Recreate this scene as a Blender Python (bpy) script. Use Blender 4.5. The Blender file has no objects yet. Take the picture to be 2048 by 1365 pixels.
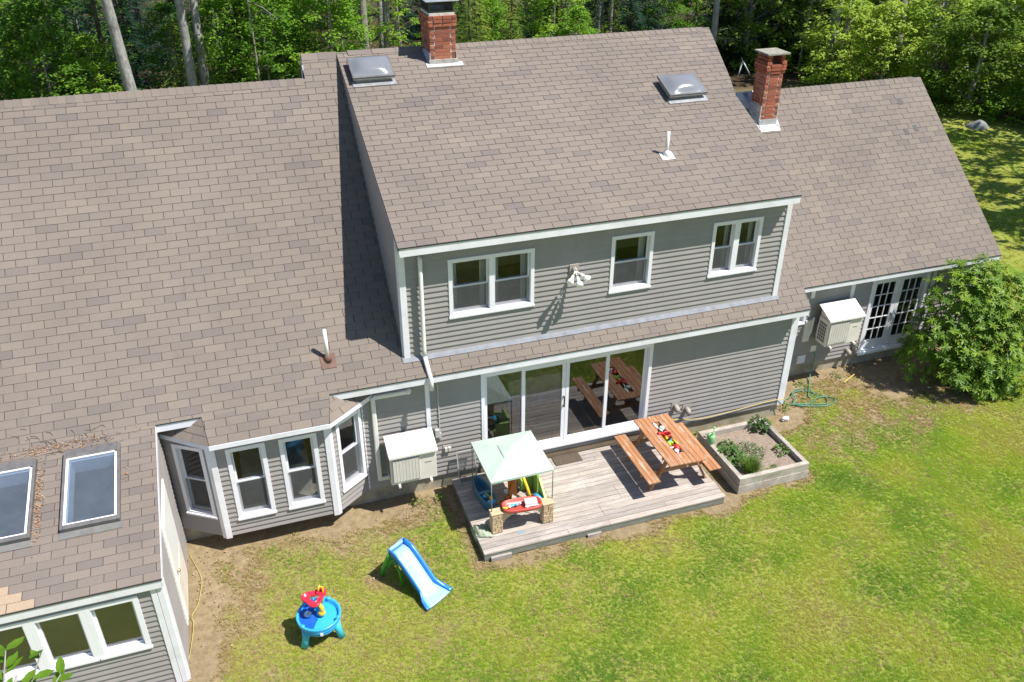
import bpy, math, random
from mathutils import Vector, Matrix, noise
SC = bpy.context.scene
COL = SC.collection
# ------------------------------------------------------------------ camera
CAM_POS = (0.3794, -12.773, 10.948); YAW, PIT, ROLL, FPX = 0.3292, 0.5307, -0.0027, 1722.48
def cam_axes():
    cy, sy, cp, sp = math.cos(YAW), math.sin(YAW), math.cos(PIT), math.sin(PIT)
    f = Vector((sy*cp, cy*cp, -sp)); r = Vector((cy, -sy, 0)); d = f.cross(r)
    cr, sr = math.cos(ROLL), math.sin(ROLL)
    return cr*r + sr*d, -sr*r + cr*d, f
_r, _d, _f = cam_axes()
cd = bpy.data.cameras.new('camera'); cam = bpy.data.objects.new('camera', cd); COL.objects.link(cam)
cd.sensor_width = 36; cd.lens = FPX/2048*36; cd.clip_start = .1; cd.clip_end = 1000
_u = -_d; _b = -_f
cam.matrix_world = Matrix(((_r.x, _u.x, _b.x, CAM_POS[0]), (_r.y, _u.y, _b.y, CAM_POS[1]), (_r.z, _u.z, _b.z, CAM_POS[2]), (0, 0, 0, 1)))
SC.camera = cam
# ------------------------------------------------------------------ light
SUN = Vector((.42, -.30, .855)).normalized()
w = bpy.data.worlds.new('World'); SC.world = w; w.use_nodes = True
nt = w.node_tree; bg = nt.nodes['Background']; sky = nt.nodes.new('ShaderNodeTexSky'); sky.sky_type = 'NISHITA'
sky.sun_disc = False; sky.sun_elevation = math.asin(SUN.z); sky.sun_rotation = math.atan2(SUN.x, SUN.y)
sky.air_density = 1.0; sky.dust_density = .3; sky.ozone_density = 4.0
nt.links.new(sky.outputs[0], bg.inputs[0]); bg.inputs[1].default_value = 0.082
ld = bpy.data.lights.new('sun', 'SUN'); ld.energy = 5.0; ld.angle = math.radians(.53); ld.color = (1.0, .955, .88)
lo = bpy.data.objects.new('sun', ld); COL.objects.link(lo); lo.location = (20, -15, 40)
lo.rotation_euler = SUN.to_track_quat('Z', 'Y').to_euler()
SC.view_settings.view_transform = 'Standard'; SC.view_settings.look = 'None'; SC.view_settings.gamma = 1
SC.view_settings.exposure = 0.6; SC.view_settings.use_curve_mapping = False
SC.cycles.max_bounces = 6; SC.cycles.transparent_max_bounces = 16; SC.cycles.diffuse_bounces = 2
# ------------------------------------------------------------------ helpers
def tag(o, label=None, cat=None, group=None, kind=None):
    for k, v in (('label', label), ('category', cat), ('group', group), ('kind', kind)):
        if v: o[k] = v
    return o
OFF = {}
def attach(o, parent):
    COL.objects.link(o)
    if parent is not None:
        o.parent = parent
        b = OFF.get(parent.name)
        if b: o.location = Vector(o.location) - b
    return o
def thing(name, label, cat, base=(0, 0, 0), group=None):
    o = bpy.data.objects.new(name, None); COL.objects.link(o); o.location = base; o.empty_display_size = .2
    OFF[o.name] = Vector(base)
    return tag(o, label, cat, group)
def inst(name, mesh, parent, loc=(0, 0, 0), rot=(0, 0, 0), scl=(1, 1, 1)):
    o = bpy.data.objects.new(name, mesh); o.location = loc; o.rotation_euler = rot; o.scale = scl
    return attach(o, parent)
ID = lambda x, y, z: (x, y, z)
class MB:
    def __init__(s): s.v = []; s.f = []; s.t = []
    def add(s, vs, fs, t=0.0):
        n = len(s.v); s.v += [tuple(p) for p in vs]; s.f += [tuple(n+i for i in f) for f in fs]; s.t += [t]*len(fs); return s
    def box(s, x0, x1, y0, y1, z0, z1, M=ID, t=0.0):
        vs = [M(x, y, z) for z in (z0, z1) for y in (y0, y1) for x in (x0, x1)]
        return s.add(vs, [(0, 2, 3, 1), (4, 5, 7, 6), (0, 1, 5, 4), (2, 6, 7, 3), (0, 4, 6, 2), (1, 3, 7, 5)], t)
    def bar(s, p0, p1, wd, ht, up=(0, 0, 1), t=0.0):
        p0, p1, up = Vector(p0), Vector(p1), Vector(up); d = (p1-p0).normalized(); sd = d.cross(up).normalized()*wd/2; u2 = sd.cross(d).normalized()*ht/2
        vs = [q for p in (p0, p1) for q in (p-sd-u2, p+sd-u2, p+sd+u2, p-sd+u2)]
        return s.add(vs, [(0, 1, 2, 3), (7, 6, 5, 4), (0, 4, 5, 1), (1, 5, 6, 2), (2, 6, 7, 3), (3, 7, 4, 0)], t)
    def tube(s, pts, r, n=8, t=0.0, cap=True):
        pts = [Vector(p) for p in pts]; rs = r if isinstance(r, (list, tuple)) else [r]*len(pts); base = len(s.v); prev = None
        for i, p in enumerate(pts):
            d = (pts[min(i+1, len(pts)-1)]-pts[max(i-1, 0)]).normalized()
            a = d.cross(Vector((0, 0, 1))) if prev is None else prev - d*prev.dot(d)
            if a.length < 1e-4: a = d.cross(Vector((1, 0, 0)))
            a.normalize(); prev = a; b = d.cross(a)
            for k in range(n):
                q = 2*math.pi*k/n; s.v.append(tuple(p + (a*math.cos(q)+b*math.sin(q))*rs[i]))
        for i in range(len(pts)-1):
            for k in range(n):
                s.f.append((base+i*n+k, base+i*n+(k+1) % n, base+(i+1)*n+(k+1) % n, base+(i+1)*n+k)); s.t.append(t)
        if cap:
            s.f.append(tuple(base+k for k in reversed(range(n)))); s.f.append(tuple(base+(len(pts)-1)*n+k for k in range(n))); s.t += [t, t]
        return s
    def lathe(s, prof, c=(0, 0, 0), n=16, sx=1, sy=1, t=0.0, M=ID):
        base = len(s.v)
        for r, z in prof:
            for k in range(n):
                q = 2*math.pi*k/n; s.v.append(tuple(M(c[0]+r*sx*math.cos(q), c[1]+r*sy*math.sin(q), c[2]+z)))
        for i in range(len(prof)-1):
            for k in range(n):
                s.f.append((base+i*n+k, base+i*n+(k+1) % n, base+(i+1)*n+(k+1) % n, base+(i+1)*n+k)); s.t.append(t)
        s.f.append(tuple(base+k for k in reversed(range(n)))); s.f.append(tuple(base+(len(prof)-1)*n+k for k in range(n))); s.t += [t, t]
        return s
    def ball(s, c, r, n=10, sx=1, sy=1, sz=1):
        return s.lathe([(max(.001, r*math.sin(math.pi*i/n)), -r*sz*math.cos(math.pi*i/n)) for i in range(n+1)], c, n+2, sx, sy)
    def prism(s, bot, top, t=0.0):
        n = len(bot); vs = [tuple(p) for p in bot]+[tuple(p) for p in top]
        return s.add(vs, [tuple(reversed(range(n))), tuple(range(n, 2*n))]+[(i, (i+1) % n, n+(i+1) % n, n+i) for i in range(n)], t)
    def mesh(s, name, mat, smooth=False, tint=False):
        me = bpy.data.meshes.new(name); me.from_pydata(s.v, [], s.f)
        if mat: me.materials.append(mat)
        if tint:
            at = me.attributes.new('tint', 'FLOAT', 'FACE'); at.data.foreach_set('value', s.t)
        if smooth: me.polygons.foreach_set('use_smooth', [True]*len(me.polygons))
        me.update(); return me
    def build(s, name, mat, parent=None, smooth=False, tint=False, bevel=0, loc=(0, 0, 0), kind=None, label=None, cat=None, group=None, auto=None):
        o = bpy.data.objects.new(name, s.mesh(name, mat, smooth, tint)); o.location = loc
        attach(o, parent)
        if bevel:
            m = o.modifiers.new('bevel', 'BEVEL'); m.width = bevel; m.segments = 2; m.limit_method = 'ANGLE'
        return tag(o, label, cat, group, kind)
class Fr:                                             # a wall plane: along u, outward n, up z
    def __init__(s, o, u, n): s.o = Vector(o); s.u = Vector(u).normalized(); s.n = Vector(n).normalized()
    def __call__(s, a, d, z): return s.o + s.u*a + s.n*d + Vector((0, 0, z))
class RF:                                             # a roof plane: along x, up the slope s, normal h
    def __init__(s, y0, z0, pitch):
        c = 1/math.hypot(1, pitch); s.c = c; s.o = Vector((0, y0, z0)); s.s = Vector((0, c, c*pitch)); s.n = Vector((0, -c*pitch, c)); s.y0 = y0
    def __call__(s, a, q, h): return s.o + Vector((a, 0, 0)) + s.s*q + s.n*h
    def sy(s, y): return (y-s.y0)/s.c
# ------------------------------------------------------------------ materials
def newmat(name):
    m = bpy.data.materials.new(name); m.use_nodes = True; n = m.node_tree; return m, n, n.nodes['Principled BSDF']
def ramp(n, fac, stops):
    r = n.nodes.new('ShaderNodeValToRGB'); e = r.color_ramp.elements
    while len(e) > len(stops): e.remove(e[-1])
    while len(e) < len(stops): e.new(.5)
    for i, (p, c) in enumerate(stops): e[i].position = p; e[i].color = (*c, 1)
    n.links.new(fac, r.inputs[0]); return r.outputs[0]
def noise_n(n, scale, detail=4, rough=.6, coord='Object', stretch=None, dist=0):
    tc = n.nodes.new('ShaderNodeTexCoord'); out = tc.outputs[coord]
    if coord == 'World':
        pass
    if stretch:
        mp = n.nodes.new('ShaderNodeMapping'); mp.inputs['Scale'].default_value = stretch; n.links.new(out, mp.inputs[0]); out = mp.outputs[0]
    t = n.nodes.new('ShaderNodeTexNoise'); t.inputs['Scale'].default_value = scale; t.inputs['Detail'].default_value = detail
    t.inputs['Roughness'].default_value = rough; t.inputs['Distortion'].default_value = dist; n.links.new(out, t.inputs['Vector']); return t.outputs[0]
def mixc(n, fac, a, b, mode='MIX'):
    m = n.nodes.new('ShaderNodeMix'); m.data_type = 'RGBA'; m.blend_type = mode
    for sock, val in ((m.inputs[0], fac), (m.inputs[6], a), (m.inputs[7], b)):
        if hasattr(val, 'is_output'): n.links.new(val, sock)
        elif isinstance(val, (int, float)): sock.default_value = val
        else: sock.default_value = (*val, 1)
    return m.outputs[2]
def mathn(n, op, a, b=None, clamp=False):
    m = n.nodes.new('ShaderNodeMath'); m.operation = op; m.use_clamp = clamp
    for i, v in enumerate((a, b)):
        if v is None: continue
        if hasattr(v, 'is_output'): n.links.new(v, m.inputs[i])
        else: m.inputs[i].default_value = v
    return m.outputs[0]
def bump(n, b, h, strength=.3, dist=.01):
    k = n.nodes.new('ShaderNodeBump'); k.inputs['Strength'].default_value = strength; k.inputs['Distance'].default_value = dist
    n.links.new(h, k.inputs['Height']); n.links.new(k.outputs[0], b.inputs['Normal'])
def plain(name, col, rough=.6, var=.12, scale=6, bmp=0, metal=0, stretch=None, spec=.5, dirt=None):
    m, n, b = newmat(name); f = noise_n(n, scale, 5, .65, 'Object', stretch)
    lo_, hi = tuple(c*(1-var) for c in col), tuple(min(1, c*(1+var)) for c in col)
    c = ramp(n, f, [(.3, lo_), (.7, hi)])
    if dirt:
        f2 = noise_n(n, dirt[1], 6, .7); d2 = mathn(n, 'MULTIPLY', ramp(n, f2, [(.5, (0, 0, 0)), (.72, (1, 1, 1))]), dirt[2]); c = mixc(n, d2, c, dirt[0])
    n.links.new(c, b.inputs['Base Color']); b.inputs['Roughness'].default_value = rough; b.inputs['Metallic'].default_value = metal
    b.inputs['Specular IOR Level'].default_value = spec
    if bmp: bump(n, b, f, bmp)
    return m
def shingle_mat(name, per_object):
    m, n, b = newmat(name)
    if per_object: src = n.nodes.new('ShaderNodeObjectInfo').outputs['Random']
    else:
        a = n.nodes.new('ShaderNodeAttribute'); a.attribute_name = 'tint'; src = a.outputs['Fac']
    c = ramp(n, src, [(0, (.157, .136, .124)), (.16, (.172, .148, .133)), (.36, (.184, .156, .137)), (.6, (.190, .161, .140)), (.88, (.195, .165, .142)), (1, (.207, .174, .147))])
    g = noise_n(n, 90, 3, .8, 'Object'); c = mixc(n, .55, c, ramp(n, g, [(.25, (.35, .35, .36)), (.75, (1.0, 1.0, 1.0))]), 'MULTIPLY')
    big = noise_n(n, .55, 4, .6, 'Object'); c = mixc(n, .35, c, ramp(n, big, [(.3, (.66, .65, .65)), (.7, (1.16, 1.13, 1.10))]), 'MULTIPLY')
    st = noise_n(n, 3.1, 6, .75, 'Object', (1, .35, .35)); k = mathn(n, 'MULTIPLY', ramp(n, st, [(.60, (0, 0, 0)), (.74, (1, 1, 1))]), .35); c = mixc(n, k, c, (.085, .07, .068))
    hs = n.nodes.new('ShaderNodeHueSaturation'); hs.inputs['Saturation'].default_value = 1.0; hs.inputs['Value'].default_value = 1.34; n.links.new(c, hs.inputs['Color'])
    n.links.new(hs.outputs[0], b.inputs['Base Color']); b.inputs['Roughness'].default_value = .93; b.inputs['Specular IOR Level'].default_value = .2
    bump(n, b, g, .5, .006); return m
M_SH = shingle_mat('asphalt_shingle', False); M_SH1 = shingle_mat('asphalt_shingle_single', True)
M_SHNEW = plain('new_tan_shingle', (.37, .28, .20), .95, .15, 60)
M_DECKING = plain('roof_felt', (.05, .04, .038), .95, .2, 20)
def siding_mat():
    m, n, b = newmat('vinyl_siding'); f = noise_n(n, 2.2, 5, .6); c = ramp(n, f, [(.3, (.288, .268, .264)), (.7, (.324, .303, .298))])
    oi = n.nodes.new('ShaderNodeObjectInfo').outputs['Random']; c = mixc(n, .5, c, ramp(n, oi, [(0, (.92, .92, .93)), (1, (1.06, 1.05, 1.04))]), 'MULTIPLY')
    d = noise_n(n, 1.3, 6, .7, 'Object', (1, 1, .25)); k = mathn(n, 'MULTIPLY', ramp(n, d, [(.52, (0, 0, 0)), (.75, (1, 1, 1))]), .25); c = mixc(n, k, c, (.215, .20, .178))
    n.links.new(c, b.inputs['Base Color']); b.inputs['Roughness'].default_value = .55; bump(n, b, noise_n(n, 40, 3, .6, 'Object', (.15, .15, 3)), .08, .004); return m
M_SID = siding_mat()
M_TRIM = plain('white_trim', (.77, .77, .83), .45, .05, 3, dirt=((.42, .40, .36), 2.2, .35))
M_VINYL = plain('white_vinyl', (.80, .80, .86), .35, .04, 3, dirt=((.5, .48, .44), 3, .2))
M_CONC = plain('foundation_concrete', (.36, .32, .24), .9, .3, 3, .4, dirt=((.16, .15, .08), 4, .6))
M_METAL = plain('flashing_metal', (.42, .43, .45), .45, .25, 7, 0, .5)
M_LEAD = plain('lead_flashing', (.50, .51, .53), .6, .25, 9, .3, .2, dirt=((.15, .15, .16), 5, .5))
M_BLACK = plain('black_rubber', (.02, .02, .022), .6, .2, 8)
M_DGREY = plain('dark_grey_metal', (.06, .062, .068), .4, .2, 9, 0, .4)
M_BRONZE = plain('skylight_cladding', (.15, .145, .145), .55, .25, 8, 0, .2)
M_INWALL = plain('room_wall', (.70, .67, .61), .9, .1, 2)
M_INFLOOR = plain('room_floor', (.30, .22, .16), .5, .3, 5)
M_CURT = plain('curtain', (.75, .74, .72), .9, .15, 14)
M_SHELF = plain('room_furniture', (.62, .60, .57), .7, .3, 4)
def glass_mat(name, tint, boost=1.7, haze=0):
    m, n, b = newmat(name); n.nodes.remove(b); out = n.nodes['Material Output']
    tr = n.nodes.new('ShaderNodeBsdfTransparent'); tr.inputs[0].default_value = (*tint, 1)
    gl = n.nodes.new('ShaderNodeBsdfGlossy'); gl.inputs['Roughness'].default_value = .015; gl.inputs[0].default_value = (.95, .97, 1, 1)
    lw = n.nodes.new('ShaderNodeLayerWeight'); lw.inputs[0].default_value = .5
    k = mathn(n, 'ADD', mathn(n, 'MULTIPLY', mathn(n, 'POWER', lw.outputs['Facing'], 4.0), .85), boost, True); mx = n.nodes.new('ShaderNodeMixShader')
    n.links.new(k, mx.inputs[0]); n.links.new(tr.outputs[0], mx.inputs[1]); n.links.new(gl.outputs[0], mx.inputs[2]); n.links.new(mx.outputs[0], out.inputs[0])
    if haze:  # mottled pale blue haze mixed into the pane colour
        df = n.nodes.new('ShaderNodeBsdfDiffuse'); df.inputs[0].default_value = (.50, .56, .62, 1); m2 = n.nodes.new('ShaderNodeMixShader'); n.links.new(mathn(n, 'MULTIPLY', ramp(n, noise_n(n, 2.6, 6, .7), [(.3, (.55, .55, .55)), (.8, (1, 1, 1))]), haze), m2.inputs[0])
        n.links.new(mx.outputs[0], m2.inputs[1]); n.links.new(df.outputs[0], m2.inputs[2]); n.links.new(m2.outputs[0], out.inputs[0])
    return m
M_GLASS = glass_mat('window_glass', (.86, .88, .89), .026); M_DGLASS = glass_mat('door_glass', (.80, .82, .82), .085); M_SKYGL = glass_mat('skylight_glass', (.74, .80, .86), .11, .12)
def screen_mat():
    m, n, b = newmat('insect_screen'); out = n.nodes['Material Output']; b.inputs['Base Color'].default_value = (.13, .133, .138, 1); b.inputs['Roughness'].default_value = .8
    tr = n.nodes.new('ShaderNodeBsdfTransparent'); mx = n.nodes.new('ShaderNodeMixShader'); mx.inputs[0].default_value = .27
    n.links.new(tr.outputs[0], mx.inputs[1]); n.links.new(b.outputs[0], mx.inputs[2]); n.links.new(mx.outputs[0], out.inputs[0]); return m
M_SCREEN = screen_mat()
def brick_mat():
    m, n, b = newmat('red_brick'); oi = n.nodes.new('ShaderNodeObjectInfo').outputs['Random']
    c = ramp(n, oi, [(0, (.22, .070, .045)), (.3, (.34, .10, .055)), (.7, (.42, .13, .070)), (1, (.47, .19, .11))])
    f = noise_n(n, 22, 5, .7); c = mixc(n, .6, c, ramp(n, f, [(.3, (.62, .6, .6)), (.7, (1.1, 1.08, 1.05))]), 'MULTIPLY')
    n.links.new(c, b.inputs['Base Color']); b.inputs['Roughness'].default_value = .9; bump(n, b, f, .5, .006); return m
M_BRICK = brick_mat(); M_MORTAR = plain('mortar', (.60, .57, .53), .95, .25, 12, .4)
M_SLATE = plain('slate_cap', (.26, .25, .21), .8, .35, 9, .4, dirt=((.33, .31, .16), 8, .6))
M_ACW = plain('cream_enamel', (.72, .68, .61), .45, .05, 4, dirt=((.5, .45, .38), 3, .2)); M_ACD = plain('grille_shade_and_badge', (.10, .10, .10), .6, .2, 9)  # dark grey paints in shade behind grille and vent slots; also the badge
M_PVC = plain('white_pvc', (.76, .75, .72), .4, .06, 5, dirt=((.45, .42, .36), 5, .4))
# ================================================================== HOUSE
HOUSE = thing('house', 'grey clapboard house with brown shingle roofs, dormer, bay window and sunroom', 'house', (4, 2, 0))
P_, ZE, YE = .8735, 2.761, -.2801
ROOF = RF(YE, ZE, P_)
zpl = lambda y: ZE + P_*(y-YE)
Q_, DZE, DYE = .39728, 5.2336, -.227
DORM = RF(DYE, DZE, Q_); zdm = lambda y: DZE + Q_*(y-DYE)
WQ, WZE, WYE = .850, 2.514, .95
WING = RF(WYE, WZE, WQ); zwg = lambda y: WZE + WQ*(y-WYE)
SZE, SYE = 2.127, -3.137; SQ = (ZE-SZE)/(YE-SYE)
SUNR = RF(SYE, SZE, SQ); zsn = lambda y: SZE + SQ*(y-SYE)
YR, YL, YW = 4.868, 4.45, 4.75
FM = Fr((0, 0, 0), (1, 0, 0), (0, -1, 0)); FD = Fr((0, .04, 0), (1, 0, 0), (0, -1, 0)); FW = Fr((0, 1.25, 0), (1, 0, 0), (0, -1, 0))
FS = Fr((0, -3.06, 0), (1, 0, 0), (0, -1, 0)); FSR = Fr((-1.44, 0, 0), (0, 1, 0), (1, 0, 0))
FB = Fr((0, -.475, 0), (1, 0, 0), (0, -1, 0))
bl = Vector((.73, -.475, 0)).normalized(); br = Vector((.64, .475, 0)).normalized()
FBL = Fr((-1.40, 0, 0), bl, (bl.y, -bl.x, 0)); FBR = Fr((1.26, -.475, 0), br, (br.y, -br.x, 0))
JR = random.Random(91)
# ---- walls made of lapped boards
def wall(fr, a0, a1, z0, z1, holes=(), lim=None, exp=.1016, back=True, name='wall', thick=.10):
    m = MB()
    if lim is None:
        xs = sorted({a0, a1, *[min(max(h[i], a0), a1) for h in holes for i in (0, 1)]}); zs = sorted({z0, z1, *[min(max(h[i], z0), z1) for h in holes for i in (2, 3)]})
        for i in range(len(xs)-1):
            for j in range(len(zs)-1):
                cx, cz = (xs[i]+xs[i+1])/2, (zs[j]+zs[j+1])/2
                if any(h[0] < cx < h[1] and h[2] < cz < h[3] for h in holes): continue
                m.box(xs[i], xs[i+1], -thick, -.002, zs[j], zs[j+1], fr)
    else:
        z = z0; N = 16
        for k in range(N):
            za, zb = z0+(z1-z0)*k/N, z0+(z1-z0)*(k+1)/N; (p, q), (r, s) = lim(za), lim(zb)
            if q-p < .005 and s-r < .005: continue
            m.prism([fr(p, -thick, za), fr(max(q, p), -thick, za), fr(max(s, r), -thick, zb), fr(r, -thick, zb)], [fr(p, -.002, za), fr(max(q, p), -.002, za), fr(max(s, r), -.002, zb), fr(r, -.002, zb)])
    wo = m.build(name, M_SID, HOUSE)
    if not back: return wo
    z = z0
    while z < z1-.02:
        zt = min(z+exp, z1); A = lim(z+.002) if lim else (a0, a1); B = lim(zt) if lim else (a0, a1)
        cuts = [(h[0], h[1]) for h in holes if min(h[3], zt)-max(h[2], z) > .45*(zt-z)]
        segs = [(A[0], A[1], B[0], B[1])]
        for c0, c1 in sorted(cuts):
            out = []
            for s in segs:
                if c1 <= s[0] or c0 >= s[1]: out.append(s); continue
                if c0 > s[0]+.01: out.append((s[0], c0, s[2], c0))
                if c1 < s[1]-.01: out.append((c1, s[1], c1, s[3]))
            segs = out
        js = []
        for p, q, r, s in segs:
            if lim is None and q-p > 3.4:
                jx = p+(q-p)*JR.uniform(.25, .75); js += [(p, jx-.0015, r, jx-.0015), (jx+.0015, q, jx+.0015, s)]
            else: js.append((p, q, r, s))
        for p, q, r, s in js:
            if max(q-p, s-r) < .02: continue
            q = max(q, p+.002); s = max(s, r+.002)
            k = MB(); d = .026
            vs = [fr(p, 0, z), fr(q, 0, z), fr(p, d, z), fr(q, d, z), fr(p, d, z+.012), fr(q, d, z+.012), fr(r, .004, zt+.004), fr(s, .004, zt+.004), fr(r, -.001, zt+.004), fr(s, -.001, zt+.004)]
            k.add(vs, [(0, 1, 3, 2), (2, 3, 5, 4), (4, 5, 7, 6), (6, 7, 9, 8), (0, 2, 4, 6, 8), (1, 9, 7, 5, 3)])
            k.build('clapboard', M_SID, wo)
        z = zt
    return wo
def trim(fr, a0, a1, z0, z1, d0=-.01, d1=.037, name='corner_board', mat=None, bevel=.004):
    return MB().box(a0, a1, d0, d1, z0, z1, fr).build(name, mat or M_TRIM, HOUSE, bevel=bevel)
def rect_frame(m, fr, a0, a1, z0, z1, wd, d0, d1, wb=None):
    wb = wb or wd
    m.box(a0, a0+wd, d0, d1, z0, z1, fr); m.box(a1-wd, a1, d0, d1, z0, z1, fr); m.box(a0+wd, a1-wd, d0, d1, z1-wd, z1, fr); m.box(a0+wd, a1-wd, d0, d1, z0, z0+wb, fr); return m
def window(fr, a0, a1, z0, z1, units=1, cw=.07, mw=.10, rail=True, screen=True, name='window', curtain=False, glass=None):
    m = MB(); rect_frame(m, fr, a0, a1, z0, z1, cw, -.10, .034); m.box(a0-.01, a1+.01, -.08, .052, z0-.012, z0+.028, fr)
    uw = (a1-a0-2*cw-(units-1)*mw)/units; cols = []
    for i in range(units):
        x = a0+cw+i*(uw+mw); cols.append((x, x+uw))
        if i: m.box(x-mw, x, -.10, .028, z0+cw, z1-cw, fr)
    wn = m.build(name, M_VINYL, HOUSE, bevel=.004)
    for x0, x1 in cols:
        zb, zt = z0+cw, z1-cw; zm = (zb+zt)/2
        if rail:
            for lo_, hi, dd in ((zm-.015, zt, -.035), (zb, zm+.015, -.07)):
                s = rect_frame(MB(), fr, x0+.002, x1-.002, lo_, hi, .032, dd-.03, dd).build('sash', M_VINYL, wn)
                MB().box(x0+.03, x1-.03, dd-.02, dd-.014, lo_+.03, hi-.03, fr).build('pane', M_GLASS, wn)
            if screen: MB().box(x0+.012, x1-.012, -.026, -.023, zb+.01, zm, fr).build('insect_screen', M_SCREEN, wn)
        else:
            rect_frame(MB(), fr, x0+.002, x1-.002, zb, zt, .028, -.075, -.035).build('sash', M_VINYL, wn)
            MB().box(x0+.026, x1-.026, -.058, -.052, zb+.026, zt-.026, fr).build('pane', glass or M_GLASS, wn)
        if curtain:
            for c0, c1 in ((x0-.02, x0+(x1-x0)*.2), (x1-(x1-x0)*.16, x1+.02)):
                k = MB(); N = 18
                for i in range(N+1):
                    a = c0+(c1-c0)*i/N; d = -.22+.025*math.sin(i*1.9)
                    k.v += [tuple(fr(a, d, z0-.1)), tuple(fr(a, d, z1-.02))]
                k.f = [(2*i, 2*i+2, 2*i+3, 2*i+1) for i in range(N)]; k.t = [0]*N
                k.build('curtain', M_CURT, wn, True)
    return (a0+.02, a1-.02, z0+.02, z1-.02)
# ---- ground floor wall with the sliding door
def slider(fr, a0, a1, z0, z1):
    m = rect_frame(MB(), fr, a0, a1, z0, z1, .07, -.12, .036, .05); m.box(a0-.02, a1+.02, -.1, .07, z0-.035, z0+.012, fr)
    root = m.build('sliding_door', M_VINYL, HOUSE, bevel=.004)
    xs = [a0+.07, 4.985, 5.845, 6.715, a1-.07]
    for i in range(4):
        d = -.05 if i in (0, 3) else -.02; o0, o1 = xs[i]+(0, -.035, .003, -.035)[i], xs[i+1]+(.035, -.003, .035, 0)[i]
        p = rect_frame(MB(), fr, o0, o1, z0+.05, z1-.07, .07, d-.026, d, .085).build('door_panel', M_VINYL, root, bevel=.003)
        MB().box(o0+.05, o1-.05, d-.018, d-.011, z0+.12, z1-.12, fr).build('pane', M_DGLASS, root)
    for a in (5.808, 5.882):
        h = MB(); h.box(a-.012, a+.012, -.018, .03, 1.35, 1.38, fr); h.box(a-.012, a+.012, -.018, .03, 1.56, 1.59, fr); h.box(a-.012, a+.012, .02, .034, 1.35, 1.59, fr); h.build('handle', M_DGREY, root, bevel=.003)
        return (a0+.02, a1-.02, z0+.01, z1-.02)
h = slider(FM, 4.13, 7.65, .47, 2.45)
wall(FM, 1.88, 10.91, .32, 2.60, [h])
trim(FM, 3.075, 3.155, .32, 2.60, d1=.038); trim(FM, 10.80, 10.915, .30, 2.60, d1=.038); trim(Fr((10.93, 0, 0), (0, 1, 0), (1, 0, 0)), -.03, .09, .30, 2.60)
MB().box(-7, 10.88, .03, .3, -.4, .325).build('foundation', M_CONC, HOUSE)
MB().box(4.1, 7.68, -.01, .03, .16, .43).build('door_step', plain('weathered_skirt', (.20, .15, .10), .9, .35, 6, .3, stretch=(.3, 1, 1)), HOUSE)
# eave of the main roof
def eave(x0, x1, y, z, yw, name='fascia', h=.135, mat=None):
    f = MB().box(x0, x1, y, y+.022, z-h-.012, z-.012).build(name, mat or M_TRIM, HOUSE, bevel=.003)
    MB().box(x0+.01, x1-.01, y+.023, yw, z-h+.002, z-h+.014).build('soffit', M_TRIM, HOUSE)
    MB().box(x0-.01, x1+.01, y-.012, y+.02, z-.012, z-.003).build('drip_edge', M_DGREY, HOUSE)
eave(-1.42, -.71, YE, ZE, 0); eave(1.36, 10.99, YE, ZE, 0)
# ---- dormer
hs = [window(FD, 3.60, 5.16, 3.69, 4.805, 2, curtain=True), window(FD, 6.625, 7.465, 3.69, 4.81, 1, curtain=True), window(FD, 8.68, 9.74, 3.69, 4.80, 2, mw=.12, curtain=True)]
wall(FD, 2.77, 10.32, 3.03, 5.08, hs)
trim(FD, 2.755, 2.865, 3.0, 5.09, d1=.038); trim(FD, 10.225, 10.335, 3.0, 5.09, d1=.038)
def cheek(x, n):
    def lim(z):
        ym = (z-ZE)/P_+YE; yd = (z+.05-DZE)/Q_+DYE
        return (max(.05, yd), max(ym, .05))
    wall(Fr((x, 0, 0), (0, 1, 0), (n, 0, 0)), 0, 0, 3.05, 7.15, lim=lim)
    trim(Fr((x, 0, 0), (0, 1, 0), (n, 0, 0)), .04, .13, 3.02, 5.25, d1=.036)
cheek(2.772, -1); cheek(10.318, 1)
eave(2.75, 10.30, DYE, DZE, .04, h=.145)
mm = MB(); mm.prism([ROOF(2.72, ROOF.sy(-.045), .012), ROOF(10.36, ROOF.sy(-.045), .012), ROOF(10.36, ROOF.sy(.05), .012), ROOF(2.72, ROOF.sy(.05), .012)], [ROOF(2.72, ROOF.sy(-.045), .022), ROOF(10.36, ROOF.sy(-.045), .022), ROOF(10.36, ROOF.sy(.05), .022), ROOF(2.72, ROOF.sy(.05), .022)])
mm.build('apron_flashing', plain('apron_metal', (.24, .25, .28), .85, .2, 6, spec=.1), HOUSE)
# ---- bay window
hF = [window(FB, -.44, .20, .67, 2.19, cw=.075), window(FB, .42, 1.055, .67, 2.19, cw=.075)]
wall(FB, -.67, 1.26, .345, 2.36, hF, thick=.06)
hR = window(FBR, .15, .76, .71, 2.22, cw=.07); wall(FBR, 0, .83, .345, 2.36, [hR], thick=.06)
hL = window(FBL, .17, .75, .74, 2.24, cw=.07); wall(FBL, .0, .871, .345, 2.36, [hL], thick=.06)
trim(FB, -.70, -.60, .30, 2.36); trim(FB, 1.18, 1.275, .30, 2.36); trim(FBL, .79, .875, .30, 2.36, d1=.035); trim(FBR, -.005, .06, .30, 2.36, d1=.035); trim(FBR, .79, .85, .33, 2.4, d1=.035)
MB().prism([(-1.36, .02, .335), (-.67, -.45, .335), (1.26, -.45, .335), (1.86, .02, .335)], [(-1.36, .02, .36), (-.67, -.45, .36), (1.26, -.45, .36), (1.86, .02, .36)]).build('bay_floor', M_TRIM, HOUSE)
BE = [(-1.46, -.015), (-.655, -.672), (1.285, -.672), (2.135, -.005)]; BZ = 2.425
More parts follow.
